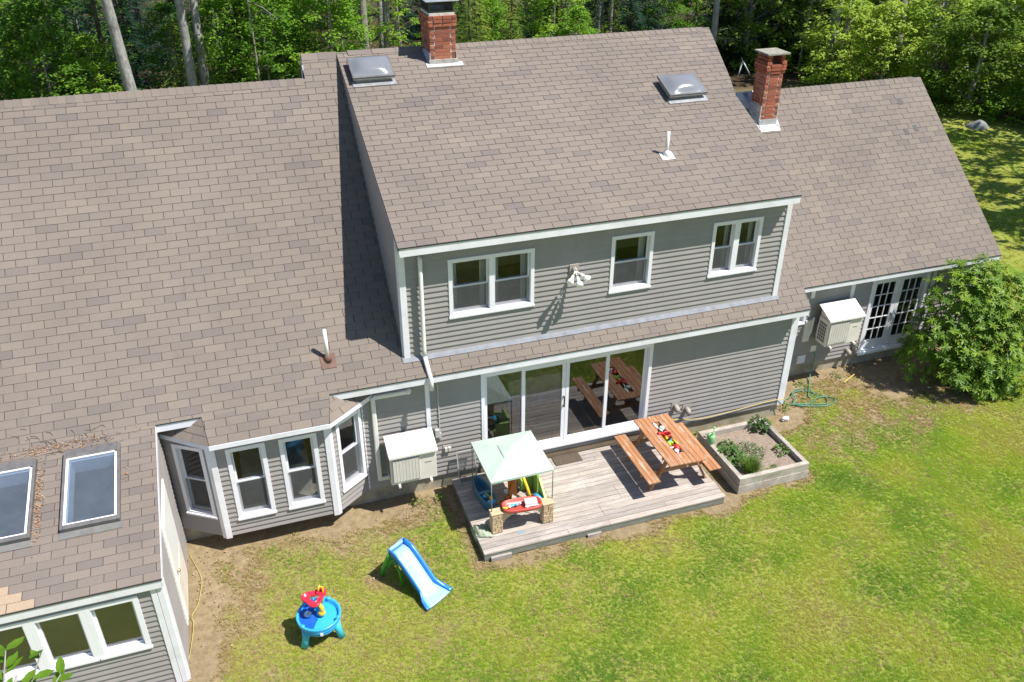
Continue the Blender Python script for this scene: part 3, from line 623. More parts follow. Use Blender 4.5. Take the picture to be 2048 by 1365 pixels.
def wall_vent(fr, a, z, w_=.19, mat=None, hood=True):
    v = MB().box(a-w_/2, a+w_/2, 0, .03, z-w_/2, z+w_/2, fr).build('wall_vent', mat or M_VENT, HOUSE, bevel=.004)
    if hood:
        MB().tube([fr(a, .02, z), fr(a, .12, z-.02), fr(a, .13, z-.07)], [.055, .055, .06], 10).build('hood', mat or M_VENT, v, True)
    else:
        k = MB()
        for i in range(3): k.prism([fr(a-w_*.32, .03, z-w_*.3+i*w_*.22), fr(a+w_*.32, .03, z-w_*.3+i*w_*.22), fr(a+w_*.32, .03, z-w_*.12+i*w_*.22), fr(a-w_*.32, .03, z-w_*.12+i*w_*.22)], [fr(a-w_*.32, .055, z-w_*.3+i*w_*.22), fr(a+w_*.32, .055, z-w_*.3+i*w_*.22), fr(a+w_*.32, .032, z-w_*.12+i*w_*.22), fr(a-w_*.32, .032, z-w_*.12+i*w_*.22)])
        k.build('louvre', mat or M_VENT, v)
wall_vent(FM, 8.29, .83); wall_vent(FM, 8.56, .71); wall_vent(FW, 12.28, .44, .21, M_PVC, False); wall_vent(FW, 13.54, .46, .14)
k = MB().box(3.36, 3.53, .0, .035, .85, 1.0, FM); k = k.build('outlet_box', M_VENT, HOUSE, bevel=.004); MB().box(3.385, 3.44, .03, .075, .87, .97, FM).box(3.452, 3.508, .03, .075, .87, .97, FM).build('cover', plain('clear_cover', (.55, .53, .50), .3, .1, 8), k, bevel=.008)
MB().box(12.48, 12.62, 0, .05, .62, .78, FW).build('tap_block', M_PVC, HOUSE, bevel=.004)
# flood light under the dormer eave
fl = thing('flood_light', 'three-bulb flood light between the dormer windows', 'light', FD(5.91, .02, 4.29))
MB().box(5.82, 6.0, .017, .045, 4.20, 4.39, FD).build('back_plate', M_VENT, fl, bevel=.006); MB().lathe([(.055, 0), (.05, .05), (.02, .06)], (0, 0, 0), 12, M=lambda x, y, z: FD(5.91+x, .045+z, 4.29+y)).build('hub', M_VENT, fl, True)
M_BULB = plain('frosted_bulb', (.86, .86, .84), .25, .03, 4)
for (a, d, z) in ((5.74, .30, 4.20), (5.89, .34, 4.15), (6.04, .30, 4.22)):
    p0 = FD(5.91, .09, 4.28); p1 = FD(a, d, z); dv = (p1-p0).normalized(); hd = MB().tube([p0, p0+dv*.10], .014, 8).tube([p1-dv*.15, p1-dv*.04], [.026, .034], 10).build('lamp_holder', M_PVC, fl, True)
    MB().tube([p1-dv*.05, p1-dv*.01, p1+dv*.045, p1+dv*.06], [.034, .055, .062, .05], 14).build('bulb', M_BULB, hd, True)
# heat pumps
def heat_pump(fr, a0, a1, d0, d1, z0, z1, lid, label, base):
    t = thing('heat_pump', label, 'heat pump', base, 'heat pumps hung on the house walls')
    MB().box(a0, a1, d0, d1, z0, z1, fr).build('casing', M_ACW, t, bevel=.012)
    MB().prism([fr(a0-.02, d0-.06, lid[1]-.035), fr(a1+.02, d0-.06, lid[1]-.035), fr(a1+.02, d1+.05, lid[0]-.045), fr(a0-.02, d1+.05, lid[0]-.045)], [fr(a0-.02, d0-.06, lid[1]), fr(a1+.02, d0-.06, lid[1]), fr(a1+.02, d1+.05, lid[0]), fr(a0-.02, d1+.05, lid[0])]).build('snow_lid', plain('lid_enamel', (.80, .76, .70), .45, .04, 4), t, bevel=.004)
    m = MB()
    for a in (a0+.03, a1-.05): m.prism([fr(a, d0, z1), fr(a, d1, z1), fr(a, d1, lid[0]-.03), fr(a, d0, lid[1]-.03)], [fr(a+.02, d0, z1), fr(a+.02, d1, z1), fr(a+.02, d1, lid[0]-.03), fr(a+.02, d0, lid[1]-.03)])
    m.build('lid_bracket', M_ACW, t)
    w_ = (a1-a0); g1 = a0+w_*.61; MB().box(a0+.05, g1, d1, d1+.006, z0+.07, z1-.06, fr).build('fan_recess_shade', M_ACD, t)  # flat dark sheet on the casing, painted shade of the fan opening
    m = MB(); n = 26
    for i in range(n): zz = z0+.08+(z1-z0-.15)*i/(n-1); m.box(a0+.05, g1, d1+.006, d1+.022, zz-.0075, zz+.0075, fr)
    for i in range(9): a = a0+.05+(g1-a0-.05)*i/8; m.box(a-.004, a+.004, d1+.004, d1+.026, z0+.06, z1-.05, fr)
    m.build('grille', plain('grille_enamel', (.66, .63, .57), .5, .08, 6), t)
    MB().box(g1+.006, g1+.010, d1, d1+.003, z0+.03, z1-.03, fr).box(g1+.11, g1+.24, d1+.0005, d1+.003, z0+(z1-z0)*.62, z0+(z1-z0)*.64, fr).build('badge', M_ACD, t)
    m = MB()
    for i in range(6):
        for j in range(4): m.box(a0-.004, a0-.0005, d0+.05+j*(d1-d0-.1)/4, d0+.05+(j+.72)*(d1-d0-.1)/4, z0+.08+i*(z1-z0-.16)/6, z0+.08+(i+.78)*(z1-z0-.16)/6, fr)
    m.build('side_vent', M_ACD, t)
    m = MB()
    for a in (a0+.12, a1-.14): m.box(a, a+.04, .02, d1+.06, z0-.045, z0-.002, fr); m.box(a, a+.04, .02, .06, z0-.045, z0+.3, fr)
    m.build('wall_bracket', M_PVC, t)
    return t
heat_pump(FM, 2.265, 3.12, .16, .50, .70, 1.31, (1.36, 1.545), 'cream heat pump beside the bay window', (2.7, -.3, .7))
heat_pump(FW, 12.42, 13.32, .18, .53, 1.03, 1.67, (1.715, 1.93), 'cream heat pump beside the french doors', (12.9, .9, 1.03))
MB().tube([FW(12.38, .05, 1.55), FW(12.36, .06, 1.2), FW(12.3, .05, 1.0)], .03, 8).box(12.18, 12.34, .017, .07, .95, 1.5, FW).build('lineset_cover', M_PVC, HOUSE); MB().tube([FW(13.72, .05, 1.0), FW(13.72, .05, .25)], .045, 10).build('drain_pipe', M_VENT, HOUSE, True)
# ================================================================== GROUND
def sst(a, b, x):
    t = min(1, max(0, (x-a)/(b-a))); return t*t*(3-2*t)
def nz(x, y, s, o=0): return noise.noise(Vector((x*s+o, y*s-o*.7, o*1.3)))
def rectd(x, y, x0, x1, y0, y1): return math.hypot(max(x0-x, 0, x-x1), max(y0-y, 0, y-y1))
FOOT = [(-7, -1.44, -3.06, .1), (-1.44, 10.93, .0, 9.6), (10.9, 17.0, 1.25, 8.2)]
def ground_state(x, y):
    """grass cover, leaf litter, lushness"""
    n1 = nz(x, y, .9, 3); n2 = nz(x, y, 2.6, 9); n3 = nz(x, y, .35, 21)
    g = .96
    dh = min(rectd(x, y, *f) for f in FOOT)
    g -= .85*(1-sst(.15, .75, dh+.25*n1))
    dd = rectd(x, y, 3.5, 8.3, -2.18, 0); g -= .8*(1-sst(.08, .42, dd+.16*n1))
    db = rectd(x, y, 8.66, 10.25, -2.0, -.4); g -= .7*(1-sst(.06, .38, db+.15*n1))
    # worn yard between sunroom, bay and deck
    wy = (1-sst(1.9, 3.6, x+.7*n1))*sst(-3.6, -1.5, y+.7*n3+.4*n1)*(1 if y < .2 else 0)
    g -= .38*wy; g -= .32*(1-sst(-.75, .15, x+.35*n1))*sst(-4.2, -3.2, y)*(1 if y < .3 else 0)
    g -= .22*sst(-1.5, -.55, y+.5*n1)*(1-sst(2.5, 3.6, x))*(1 if x > -1.5 else 0)
    # patchy ground right of the planter
    pr_ = 1.25*sst(10.2, 10.6, x)*(1-sst(13.6, 15.2, x+.5*n1))*sst(-2.0, -1.1, y+.35*n1); g -= .38*pr_+.25*pr_*max(0, n1*2)
    bu = math.hypot((x-15.2)/1.9, (y-.2)/1.25); g -= .9*(1-sst(.65, 1.1, bu+.2*n1))
    lush = .5+.45*n3+.25*n1+.20*sst(4, 12, x)+.12*sst(-3, -6, y)
    g += .48*n2+.34*n1+.16*nz(x, y, 7.5, 31)-.05
    if y > 9.0:   # lawn strip then wood floor behind the house
        edge = 19.5+1.5*nz(x, y, .12, 5)+5*sst(20, 25, x)*(1-sst(29, 32, x))
        lit = sst(edge-1.5, edge+1.5, y); lit = max(lit, sst(32.5, 35, x+1.2*n1))
    else: lit = sst(31.5, 34, x+1.2*n1)
    return min(1, max(0, g))*(1-lit), lit, min(1, max(0, lush))
def axis(parts):
    out = [parts[0][0]]
    for a, b, st in parts:
        n = max(1, round((b-a)/st)); out += [a+(b-a)*(i+1)/n for i in range(n)]
    return out
gx = axis([(-220, -20, 20), (-20, -4, 1.0), (-4, 19, .125), (19, 40, .5), (40, 80, 4), (80, 260, 20)]); gy = axis([(-80, -10, 8), (-10, 2, .125), (2, 34, .5), (34, 80, 3), (80, 300, 20)])
gm = MB(); A1, A2, A3 = [], [], []
for y in gy:
    for x in gx:
        a, b, c = ground_state(x, y); A1.append(a); A2.append(b); A3.append(c)
        z = .018*nz(x, y, 1.1, 2)+.012*nz(x, y, 3.5, 4)+.35*sst(18, 30, y)*(nz(x, y, .13, 6)+.35*nz(x, y, .5, 8))-.03*(a < .3)*.3
        gm.v.append((x, y, z-.012))
NX = len(gx); gm.f = [(j*NX+i, j*NX+i+1, (j+1)*NX+i+1, (j+1)*NX+i) for j in range(len(gy)-1) for i in range(NX-1)]; gm.t = [0]*len(gm.f)
def ground_mat():
    m, n, b = newmat('ground_soil_and_turf')
    def attr(k): a = n.nodes.new('ShaderNodeAttribute'); a.attribute_name = k; return a.outputs['Fac']
    g, l, lu = attr('grass'), attr('litter'), attr('lush')
    f = noise_n(n, 7, 8, .7); f2 = noise_n(n, 55, 6, .75); f3 = noise_n(n, 1.4, 5, .65)
    dirt = ramp(n, f, [(.25, (.19, .140, .080)), (.5, (.30, .235, .142)), (.75, (.40, .325, .21))]); dirt = mixc(n, .6, dirt, ramp(n, f2, [(.3, (.5, .48, .46)), (.7, (1.25, 1.2, 1.15))]), 'MULTIPLY')
    turf = mixc(n, lu, (.31, .295, .080), (.225, .285, .050)); turf = mixc(n, .7, turf, ramp(n, f2, [(.3, (.62, .66, .62)), (.7, (1.25, 1.22, 1.2))]), 'MULTIPLY')
    turf = mixc(n, .5, turf, ramp(n, f3, [(.3, (.7, .75, .7)), (.7, (1.2, 1.15, 1.0))]), 'MULTIPLY')
    k = mathn(n, 'ADD', g, mathn(n, 'MULTIPLY', mathn(n, 'SUBTRACT', f2, .5), .9)); k = ramp(n, k, [(.30, (0, 0, 0)), (.62, (1, 1, 1))])
    c = mixc(n, k, dirt, turf)
    lit = ramp(n, f2, [(.25, (.018, .014, .009)), (.5, (.055, .040, .025)), (.78, (.15, .105, .065))]); c = mixc(n, l, c, lit)
    n.links.new(c, b.inputs['Base Color']); b.inputs['Roughness'].default_value = .95; b.inputs['Specular IOR Level'].default_value = .15
    bump(n, b, f2, .7, .03); return m
go = gm.build('ground', ground_mat(), None, True, kind='structure')
for k, A in (('grass', A1), ('litter', A2), ('lush', A3)):
    at = go.data.attributes.new(k, 'FLOAT', 'POINT'); at.data.foreach_set('value', A)
# ---- grass tufts
def leaf_mat(name, stops, rough=.5, trans=.35, by_loc=False, scale=.8, obj_noise=2.0):
    m, n, b = newmat(name); out = n.nodes['Material Output']; oi = n.nodes.new('ShaderNodeObjectInfo')
    if by_loc:
        t = n.nodes.new('ShaderNodeTexNoise'); t.inputs['Scale'].default_value = scale; t.inputs['Detail'].default_value = 5; n.links.new(oi.outputs['Location'], t.inputs['Vector']); f = t.outputs[0]
        f = mathn(n, 'ADD', mathn(n, 'MULTIPLY', mathn(n, 'SUBTRACT', f, .5), 2.5), mathn(n, 'ADD', .36, mathn(n, 'MULTIPLY', oi.outputs['Random'], .28)))
    else:
        f = noise_n(n, obj_noise, 4, .7); f = mathn(n, 'ADD', mathn(n, 'MULTIPLY', f, .95), mathn(n, 'MULTIPLY', mathn(n, 'SUBTRACT', oi.outputs['Random'], .5), .45))
    c = ramp(n, f, stops); n.links.new(c, b.inputs['Base Color']); b.inputs['Roughness'].default_value = rough; b.inputs['Specular IOR Level'].default_value = .22
    tl = n.nodes.new('ShaderNodeBsdfTranslucent'); n.links.new(mixc(n, 1.0, c, (1.25, 1.3, .6), 'MULTIPLY'), tl.inputs[0]); mx = n.nodes.new('ShaderNodeMixShader'); mx.inputs[0].default_value = trans
    n.links.new(b.outputs[0], mx.inputs[1]); n.links.new(tl.outputs[0], mx.inputs[2]); n.links.new(mx.outputs[0], out.inputs[0]); return m
M_GRASS = leaf_mat('grass_blade', [(.08, (.50, .45, .15)), (.28, (.48, .50, .088)), (.48, (.40, .495, .060)), (.70, (.285, .425, .052)), (.92, (.175, .315, .048))], .65, .5, True, .5)
tufts = bpy.data.collections.new('grass_tufts')
for k in range(4):
    rg = random.Random(50+k); m = MB()
    for i in range(11):
        a = rg.uniform(0, 6.28); r = rg.uniform(0, .035); x, y = r*math.cos(a), r*math.sin(a); h = rg.uniform(.016, .038); ln = rg.uniform(.012, .042); b = rg.uniform(0, 6.28); wv = rg.uniform(.0028, .005)
        dx, dy = math.cos(b), math.sin(b); px, py = -dy*wv, dx*wv
        m.add([(x-px, y-py, -.004), (x+px, y+py, -.004), (x+dx*ln*.4+px*.8, y+dy*ln*.4+py*.8, h*.6), (x+dx*ln*.4-px*.8, y+dy*ln*.4-py*.8, h*.6), (x+dx*ln, y+dy*ln, h)], [(0, 1, 2, 3), (3, 2, 4)])
    tufts.objects.link(bpy.data.objects.new('grass_tuft', m.mesh('grass_tuft', M_GRASS)))
def scatter(name, pts, scl, coll, label):
    me = bpy.data.meshes.new(name); me.from_pydata(pts, [], []); at = me.attributes.new('scl', 'FLOAT', 'POINT'); at.data.foreach_set('value', scl)
    o = bpy.data.objects.new(name, me); COL.objects.link(o); tag(o, label, 'grass', kind='stuff')
    ng = bpy.data.node_groups.new(name, 'GeometryNodeTree'); ng.interface.new_socket('Geometry', in_out='INPUT', socket_type='NodeSocketGeometry'); ng.interface.new_socket('Geometry', in_out='OUTPUT', socket_type='NodeSocketGeometry')
    N = ng.nodes; gi = N.new('NodeGroupInput'); go_ = N.new('NodeGroupOutput'); ip = N.new('GeometryNodeInstanceOnPoints'); ci = N.new('GeometryNodeCollectionInfo')
    ci.inputs['Collection'].default_value = coll; ci.inputs['Separate Children'].default_value = True; ci.inputs['Reset Children'].default_value = True
    na = N.new('GeometryNodeInputNamedAttribute'); na.data_type = 'FLOAT'; na.inputs['Name'].default_value = 'scl'
    rv = N.new('FunctionNodeRandomValue'); rv.data_type = 'FLOAT_VECTOR'; rv.inputs[0].default_value = (-.12, -.12, 0); rv.inputs[1].default_value = (.12, .12, 6.283)
    L = ng.links; L.new(gi.outputs[0], ip.inputs['Points']); L.new(ci.outputs[0], ip.inputs['Instance']); ip.inputs['Pick Instance'].default_value = True
    L.new(rv.outputs[0], ip.inputs['Rotation']); L.new(na.outputs[0], ip.inputs['Scale']); L.new(ip.outputs[0], go_.inputs[0])
    md = o.modifiers.new('scatter', 'NODES'); md.node_group = ng; return o
M_STRAW = leaf_mat('dry_grass_blade', [(.2, (.40, .29, .15)), (.5, (.48, .37, .20)), (.8, (.36, .33, .12))], .7, .3, True, 1.5)
straws = bpy.data.collections.new('dry_tufts')
for o in list(tufts.objects):
    me = o.data.copy(); me.materials.clear(); me.materials.append(M_STRAW); straws.objects.link(bpy.data.objects.new('dry_tuft', me))
rg = random.Random(77); pts, scl = [], []; dpts, dscl = [], []
def blocked(x, y): return any(f[0]-.02 < x < f[1]+.02 and f[2]-.02 < y < f[3] for f in FOOT) or (3.5 < x < 8.3 and -2.18 < y < 0) or (8.66 < x < 10.27 and -2.02 < y < -.38)
for x0, x1, y0, y1, dens, sc in ((-1.6, 20, -9, 1.6, 1150, 1.0), (17, 31, 1.6, 16, 60, 2.2)):
    for i in range(int((x1-x0)*(y1-y0)*dens)):
        x, y = rg.uniform(x0, x1), rg.uniform(y0, y1)
        if blocked(x, y): continue
        a, b, c = ground_state(x, y)
        if rg.random() < a**1.4*1.05 and rg.random() > b:
            dry = rg.random() < .05+.30*(1-a)*(x < 4)+.30*(1-sst(.5, 5, x+.6*nz(x, y, .8, 14)))
            (dpts if dry else pts).append((x, y, .018*nz(x, y, 1.1, 2)+.012*nz(x, y, 3.5, 4)-.012)); (dscl if dry else scl).append(sc*.76*rg.uniform(.65, 1.25)*(.75+.35*c))
        elif sc == 1 and a > .0 and rg.random() < .55*min(1, .3+a*3):
            dpts.append((x, y, .018*nz(x, y, 1.1, 2)+.012*nz(x, y, 3.5, 4)-.016)); dscl.append(rg.uniform(.6, 1.1))
scatter('lawn_grass', pts, scl, tufts, 'mown lawn of yellow green grass with worn patches')
scatter('dry_grass', dpts, dscl, straws, 'dry straw coloured grass on the worn patches of lawn')
# ---- dead leaves
def leaf_litter(name, spots, label, seed, zf=lambda x, y: .01, cols=None):
    rg = random.Random(seed); m = MB()
    for (cx, cy, rx, ry, n) in spots:
        for i in range(int(n*.55) if zf(0, 0) < 1 else n):
            x, y = cx+rg.gauss(0, rx), cy+rg.gauss(0, ry)
            if blocked(x, y) and zf(x, y) < 1: continue
            a = rg.uniform(0, 6.28); s = rg.uniform(.008, .026); c, d = math.cos(a)*s, math.sin(a)*s; z = zf(x, y); t = rg.uniform(-.5, .5)*s
            m.add([(x-c, y-d, z+.004), (x+d*.55, y-c*.55, z+.008+t*.3), (x+c, y+d, z+.006+abs(t)*.5), (x-d*.55, y+c*.55, z+.012)], [(0, 1, 2, 3)], rg.random())
    mt, n_, b = newmat(name); a = n_.nodes.new('ShaderNodeAttribute'); a.attribute_name = 'tint'; n_.links.new(ramp(n_, a.outputs['Fac'], cols or [(0, (.12, .075, .045)), (.5, (.27, .18, .115)), (1, (.42, .32, .235))]), b.inputs['Base Color']); b.inputs['Roughness'].default_value = .8
    return m.build(name, mt, None, tint=True, kind='stuff', label=label, cat='dead leaves')
leaf_litter('fallen_leaves', [(-.95, -.7, .25, .5, 220), (-.8, -1.6, .3, .5, 120), (.2, -.75, .8, .2, 130), (2.9, -.45, .35, .2, 260), (3.1, -.9, .2, .4, 160), (1.5, -1.2, .8, .35, 70), (9.2, -.18, .8, .1, 160), (11.3, .3, .4, .3, 120), (13.3, .75, .8, .25, 300), (12.6, -.6, 1.2, .7, 160), (15.0, -.7, .8, .5, 200), (2.2, -2.1, 1.0, .6, 50), (6.5, -3.6, 4, 1.3, 60)], 'dry brown leaves scattered on bare soil by the walls', 5)
# ================================================================== DECK
def wood_mat(name, lo_, hi, stretch, pale=None, rough=.8):
    m, n, b = newmat(name); f = noise_n(n, 6, 8, .75, 'Object', stretch); g = noise_n(n, 1.7, 5, .7)
    oi = n.nodes.new('ShaderNodeObjectInfo').outputs['Random']
    c = ramp(n, f, [(.28, lo_), (.72, hi)]); c = mixc(n, .7, c, ramp(n, oi, [(0, (.72, .72, .74)), (1, (1.18, 1.16, 1.12))]), 'MULTIPLY')
    if pale:
        k = ramp(n, noise_n(n, pale[1], 6, .75, 'Object', pale[3] if len(pale) > 3 else None), [(.52, (0, 0, 0)), (.66, (1, 1, 1))]); c = mixc(n, mathn(n, 'MULTIPLY', k, pale[2]), c, pale[0])
    n.links.new(c, b.inputs['Base Color']); b.inputs['Roughness'].default_value = rough; bump(n, b, f, .35, .006); return m
M_DECK = wood_mat('weathered_deck', (.23, .195, .172), (.54, .485, .44), (.5, 7, 7), ((.56, .52, .48), 1.6, .65, (.6, 2.5, 1)))
dk = thing('deck', 'low weathered grey plank deck in front of the sliding door', 'deck', (5.9, -1.1, 0))
rg = random.Random(4); nb = 18; bw = 2.15/nb
for i in range(nb):
    y0 = -2.18+i*bw; js = [3.5]+sorted(rg.sample([4.7, 5.1, 5.9, 6.4, 7.1], 1 if i % 3 else 2))+[8.29]
    for x0, x1 in zip(js, js[1:]):
        e = rg.uniform(-.012, .012)
        MB().box(x0+.002, x1-.002+(e if x1 > 8 else 0), y0+.0045, y0+bw-.0045, .132+rg.uniform(-.002, .002), .17+rg.uniform(-.002, .002)).build('deck_board', M_DECK, dk, bevel=.003)
M_JOIST = wood_mat('grey_green_joist', (.13, .14, .12), (.30, .31, .27), (.6, 5, 5))
MB().box(3.51, 8.27, -2.165, -2.13, .0, .128).build('rim_joist', M_JOIST, dk); MB().box(3.505, 3.54, -2.13, -.05, .0, .128).build('rim_joist', M_JOIST, dk); MB().box(8.24, 8.275, -2.13, -.05, .0, .128).build('rim_joist', M_JOIST, dk)
for x in (4.4, 5.3, 6.2, 7.1): MB().box(x, x+.04, -2.13, -.05, .0, .128).build('joist', M_JOIST, dk)
MB().box(3.62, 4.0, -2.22, -2.17, -.02, .07).box(5.45, 5.72, -2.21, -2.17, -.02, .05).build('support_block', M_DECK, dk)
mt = MB().box(5.57, 6.14, -.32, -.04, .172, .190); mt.build('door_mat', plain('coir_mat', (.10, .075, .055), .95, .5, 60, .8), None, bevel=.004, label='small brown coir mat on the deck at the sliding door', cat='mat')
# ================================================================== PICNIC TABLE
M_CEDAR = wood_mat('orange_stained_wood', (.33, .145, .062), (.47, .225, .105), (9, .7, 9), ((.52, .42, .34), 2.6, .8, (4, 1, 1)), .7)
pt = thing('picnic_table', 'orange stained wooden picnic table with attached benches and toy trough', 'picnic table', (7.55, -1.1, .17))
for x0, x1, y0, y1 in ((7.205, 7.298, -1.85, -.30), (7.303, 7.396, -1.85, -.30), (7.401, 7.494, -1.85, -.30), (7.662, 7.754, -1.87, -.31), (7.759, 7.851, -1.87, -.31), (7.856, 7.948, -1.87, -.31)):
    MB().box(x0, x1, y0, y1, .882, .912).build('top_board', M_CEDAR, pt, bevel=.005)
for y0, y1 in ((-1.86, -1.54), (-.50, -.30)):
    for x0, x1 in ((7.499, 7.576), (7.580, 7.657)): MB().box(x0, x1, y0, y1, .882, .912).build('top_board', M_CEDAR, pt, bevel=.005)
MB().box(7.495, 7.661, -1.54, -.50, .77, .785).box(7.495, 7.503, -1.54, -.50, .785, .88).box(7.653, 7.661, -1.54, -.50, .785, .88).box(7.503, 7.653, -1.54, -1.53, .785, .88).box(7.503, 7.653, -.51, -.50, .785, .88).build('trough', M_CEDAR, pt)
for xs in ((6.795, 6.878, 6.961), (8.065, 8.15, 8.235)):
    for x in xs: MB().box(x, x+.079, -1.86, -.31, .582, .612).build('bench_board', M_CEDAR, pt, bevel=.005)
for y in (-1.55, -.58):
    for s in (-1, 1):
        MB().bar((7.59+s*.24, y, .88), (7.59+s*.60, y, .172), .035, .085, (0, 1, 0)).build('leg', M_CEDAR, pt, bevel=.004)
    MB().box(6.80, 8.31, y+.022, y+.057, .50, .58).build('seat_beam', M_CEDAR, pt, bevel=.004); MB().box(7.22, 7.94, y+.022, y+.057, .80, .88).build('top_beam', M_CEDAR, pt, bevel=.004)
MB().bar((7.59, -1.5, .52), (7.59, -1.15, .86), .035, .08, (1, 0, 0)).build('brace', M_CEDAR, pt); MB().bar((7.59, -.62, .52), (7.59, -.98, .86), .035, .08, (1, 0, 0)).build('brace', M_CEDAR, pt)
# toys in the trough
pc = lambda nm, col, r=.35: plain(nm, col, r, .06, 5, spec=.6)
T_RED, T_YEL, T_LIME, T_BLUE, T_LBLUE, T_ORG, T_WHT, T_BLK, T_GRN = pc('red_plastic', (.62, .03, .025)), pc('yellow_plastic', (.78, .50, .02)), pc('lime_plastic', (.36, .62, .02)), pc('blue_plastic', (.02, .16, .55)), pc('sky_plastic', (.08, .42, .78)), pc('orange_plastic', (.80, .22, .015)), pc('white_plastic', (.74, .73, .74)), pc('black_plastic', (.02, .02, .024)), pc('green_plastic', (.10, .42, .06))
def toy(name, label, cat, base, pieces, group='toys in the picnic table trough'):
    t = thing(name, label, cat, base, group)
    for nm, mb, mat in pieces: mb.build(nm, mat, t, True)
    return t
b = (7.545, -.66, .80); toy('toy_spade', 'white toy spade at the house end of the table trough', 'toy', b, [('blade', MB().ball((7.54, -.60, .90), .075, 10, .42, 1.35, .18), T_WHT), ('handle', MB().tube([(7.55, -.68, .90), (7.575, -.82, .905)], .014, 8), T_WHT)])
b = (7.63, -.70, .80); toy('toy_tub', 'clear white tub with pale lid in the trough', 'toy', b, [('tub', MB().lathe([(.045, .0), (.06, .10), (.062, .11)], (7.63, -.70, .79), 14), T_WHT), ('lid', MB().lathe([(.05, .0), (.05, .015), (.03, .02)], (7.63, -.70, .90), 14), pc('mint_lid', (.45, .62, .55)))])
b = (7.59, -.92, .83); wc = [('bowl', MB().lathe([(.055, .0), (.075, .04), (.08, .09), (.07, .10), (.062, .09), (.05, .02)], (7.62, -.93, .83), 16), T_RED), ('spout', MB().tube([(7.57, -.91, .88), (7.48, -.89, .925), (7.44, -.885, .935)], [.03, .024, .03], 10), T_RED), ('handle', MB().tube([(7.60+.085*math.cos(a), -.95+.06*math.sin(a), .935) for a in [i*.35 for i in range(10)]], .014, 8), T_RED)]
toy('toy_watering_can', 'red toy watering can lying on the trough of the picnic table', 'toy', b, wc)
toy('toy_digger', 'black toy digger with yellow scoop in the trough', 'toy', (7.60, -1.10, .79), [('cab', MB().box(7.58, 7.66, -1.12, -1.03, .80, .91), T_BLK), ('track', MB().box(7.56, 7.60, -1.18, -1.02, .79, .84), T_BLK), ('scoop', MB().box(7.535, 7.58, -1.06, -.99, .86, .92), T_YEL)])
toy('toy_flower', 'lime green toy blossom beside the black toy digger', 'toy', (7.555, -1.15, .84), [('petals', MB().ball((7.555, -1.15, .875), .048, 8, 1, 1, .6).ball((7.60, -1.17, .875), .034, 8).ball((7.535, -1.20, .87), .034, 8), T_LIME), ('middle', MB().ball((7.59, -1.13, .885), .03, 8), T_LBLUE)])
toy('toy_rake', 'yellow toy rake along the right edge of the trough', 'toy', (7.65, -1.15, .86), [('handle', MB().tube([(7.645, -1.08, .90), (7.665, -1.28, .91)], .015, 8), T_YEL), ('head', MB().ball((7.668, -1.31, .91), .024, 8, 1, 1, .5), T_ORG)])
toy('toy_truck', 'red toy truck near the garden end of the trough', 'toy', (7.60, -1.33, .80), [('body', MB().tube([(7.57, -1.26, .88), (7.60, -1.33, .89), (7.64, -1.41, .88)], [.03, .048, .034], 10), T_RED), ('nozzle', MB().tube([(7.58, -1.30, .87), (7.52, -1.345, .91), (7.46, -1.36, .915)], [.016, .014, .01], 8), T_WHT)])
toy('toy_cup', 'white and pink toy cup at the garden end of the trough', 'toy', (7.555, -1.45, .79), [('cup', MB().lathe([(.03, 0), (.045, .09), (.04, .095), (.028, .01)], (7.555, -1.45, .82), 12), T_WHT), ('foot', MB().ball((7.56, -1.49, .86), .026, 8), pc('pink_plastic', (.7, .35, .5)))])
# ================================================================== RAISED BED
M_TIMB = wood_mat('grey_timber', (.25, .21, .175), (.52, .475, .43), (1.2, 1.2, 7), ((.60, .57, .53), 2.2, .6))
rb = thing('raised_bed', 'square raised garden bed of weathered grey timbers', 'planter', (9.45, -1.2, 0))
X0, X1, Y0, Y1 = 8.67, 10.235, -2.015, -.40; TH = .095
for z0, z1 in ((-.02, .17), (.174, .345)):
    j = .008 if z0 < 0 else 0
    MB().box(X0-j, X1+j, Y0-j, Y0+TH, z0, z1).build('timber', M_TIMB, rb, bevel=.006); MB().box(X0, X1, Y1-TH, Y1+j, z0, z1).build('timber', M_TIMB, rb, bevel=.006)
    MB().box(X0-j, X0+TH, Y0+TH+.003, Y1-TH-.003, z0, z1).build('timber', M_TIMB, rb, bevel=.006); MB().box(X1-TH, X1+j, Y0+TH+.003, Y1-TH-.003, z0, z1).build('timber', M_TIMB, rb, bevel=.006)
sm = MB(); N = 28
for j in range(N+1):
    for i in range(N+1):
        x, y = X0+TH-.01+(X1-X0-2*TH+.02)*i/N, Y0+TH-.01+(Y1-Y0-2*TH+.02)*j/N; sm.v.append((x, y, .225+.02*nz(x, y, 4, 3)+.012*nz(x, y, 13, 5)))
sm.f = [(j*(N+1)+i, j*(N+1)+i+1, (j+1)*(N+1)+i+1, (j+1)*(N+1)+i) for j in range(N) for i in range(N)]; sm.t = [0]*len(sm.f)
sm.build('soil', plain('garden_soil', (.25, .195, .155), .95, .5, 38, .9, dirt=((.40, .31, .24), 30, .7)), rb, True)
M_PL = leaf_mat('garden_leaf', [(.2, (.045, .10, .03)), (.5, (.085, .17, .045)), (.8, (.16, .25, .07))], .5, .3, False, obj_noise=9)
M_PLG = leaf_mat('grass_clump_blade', [(.2, (.10, .19, .03)), (.5, (.16, .26, .04)), (.8, (.24, .31, .06))], .5, .35, False, obj_noise=9)
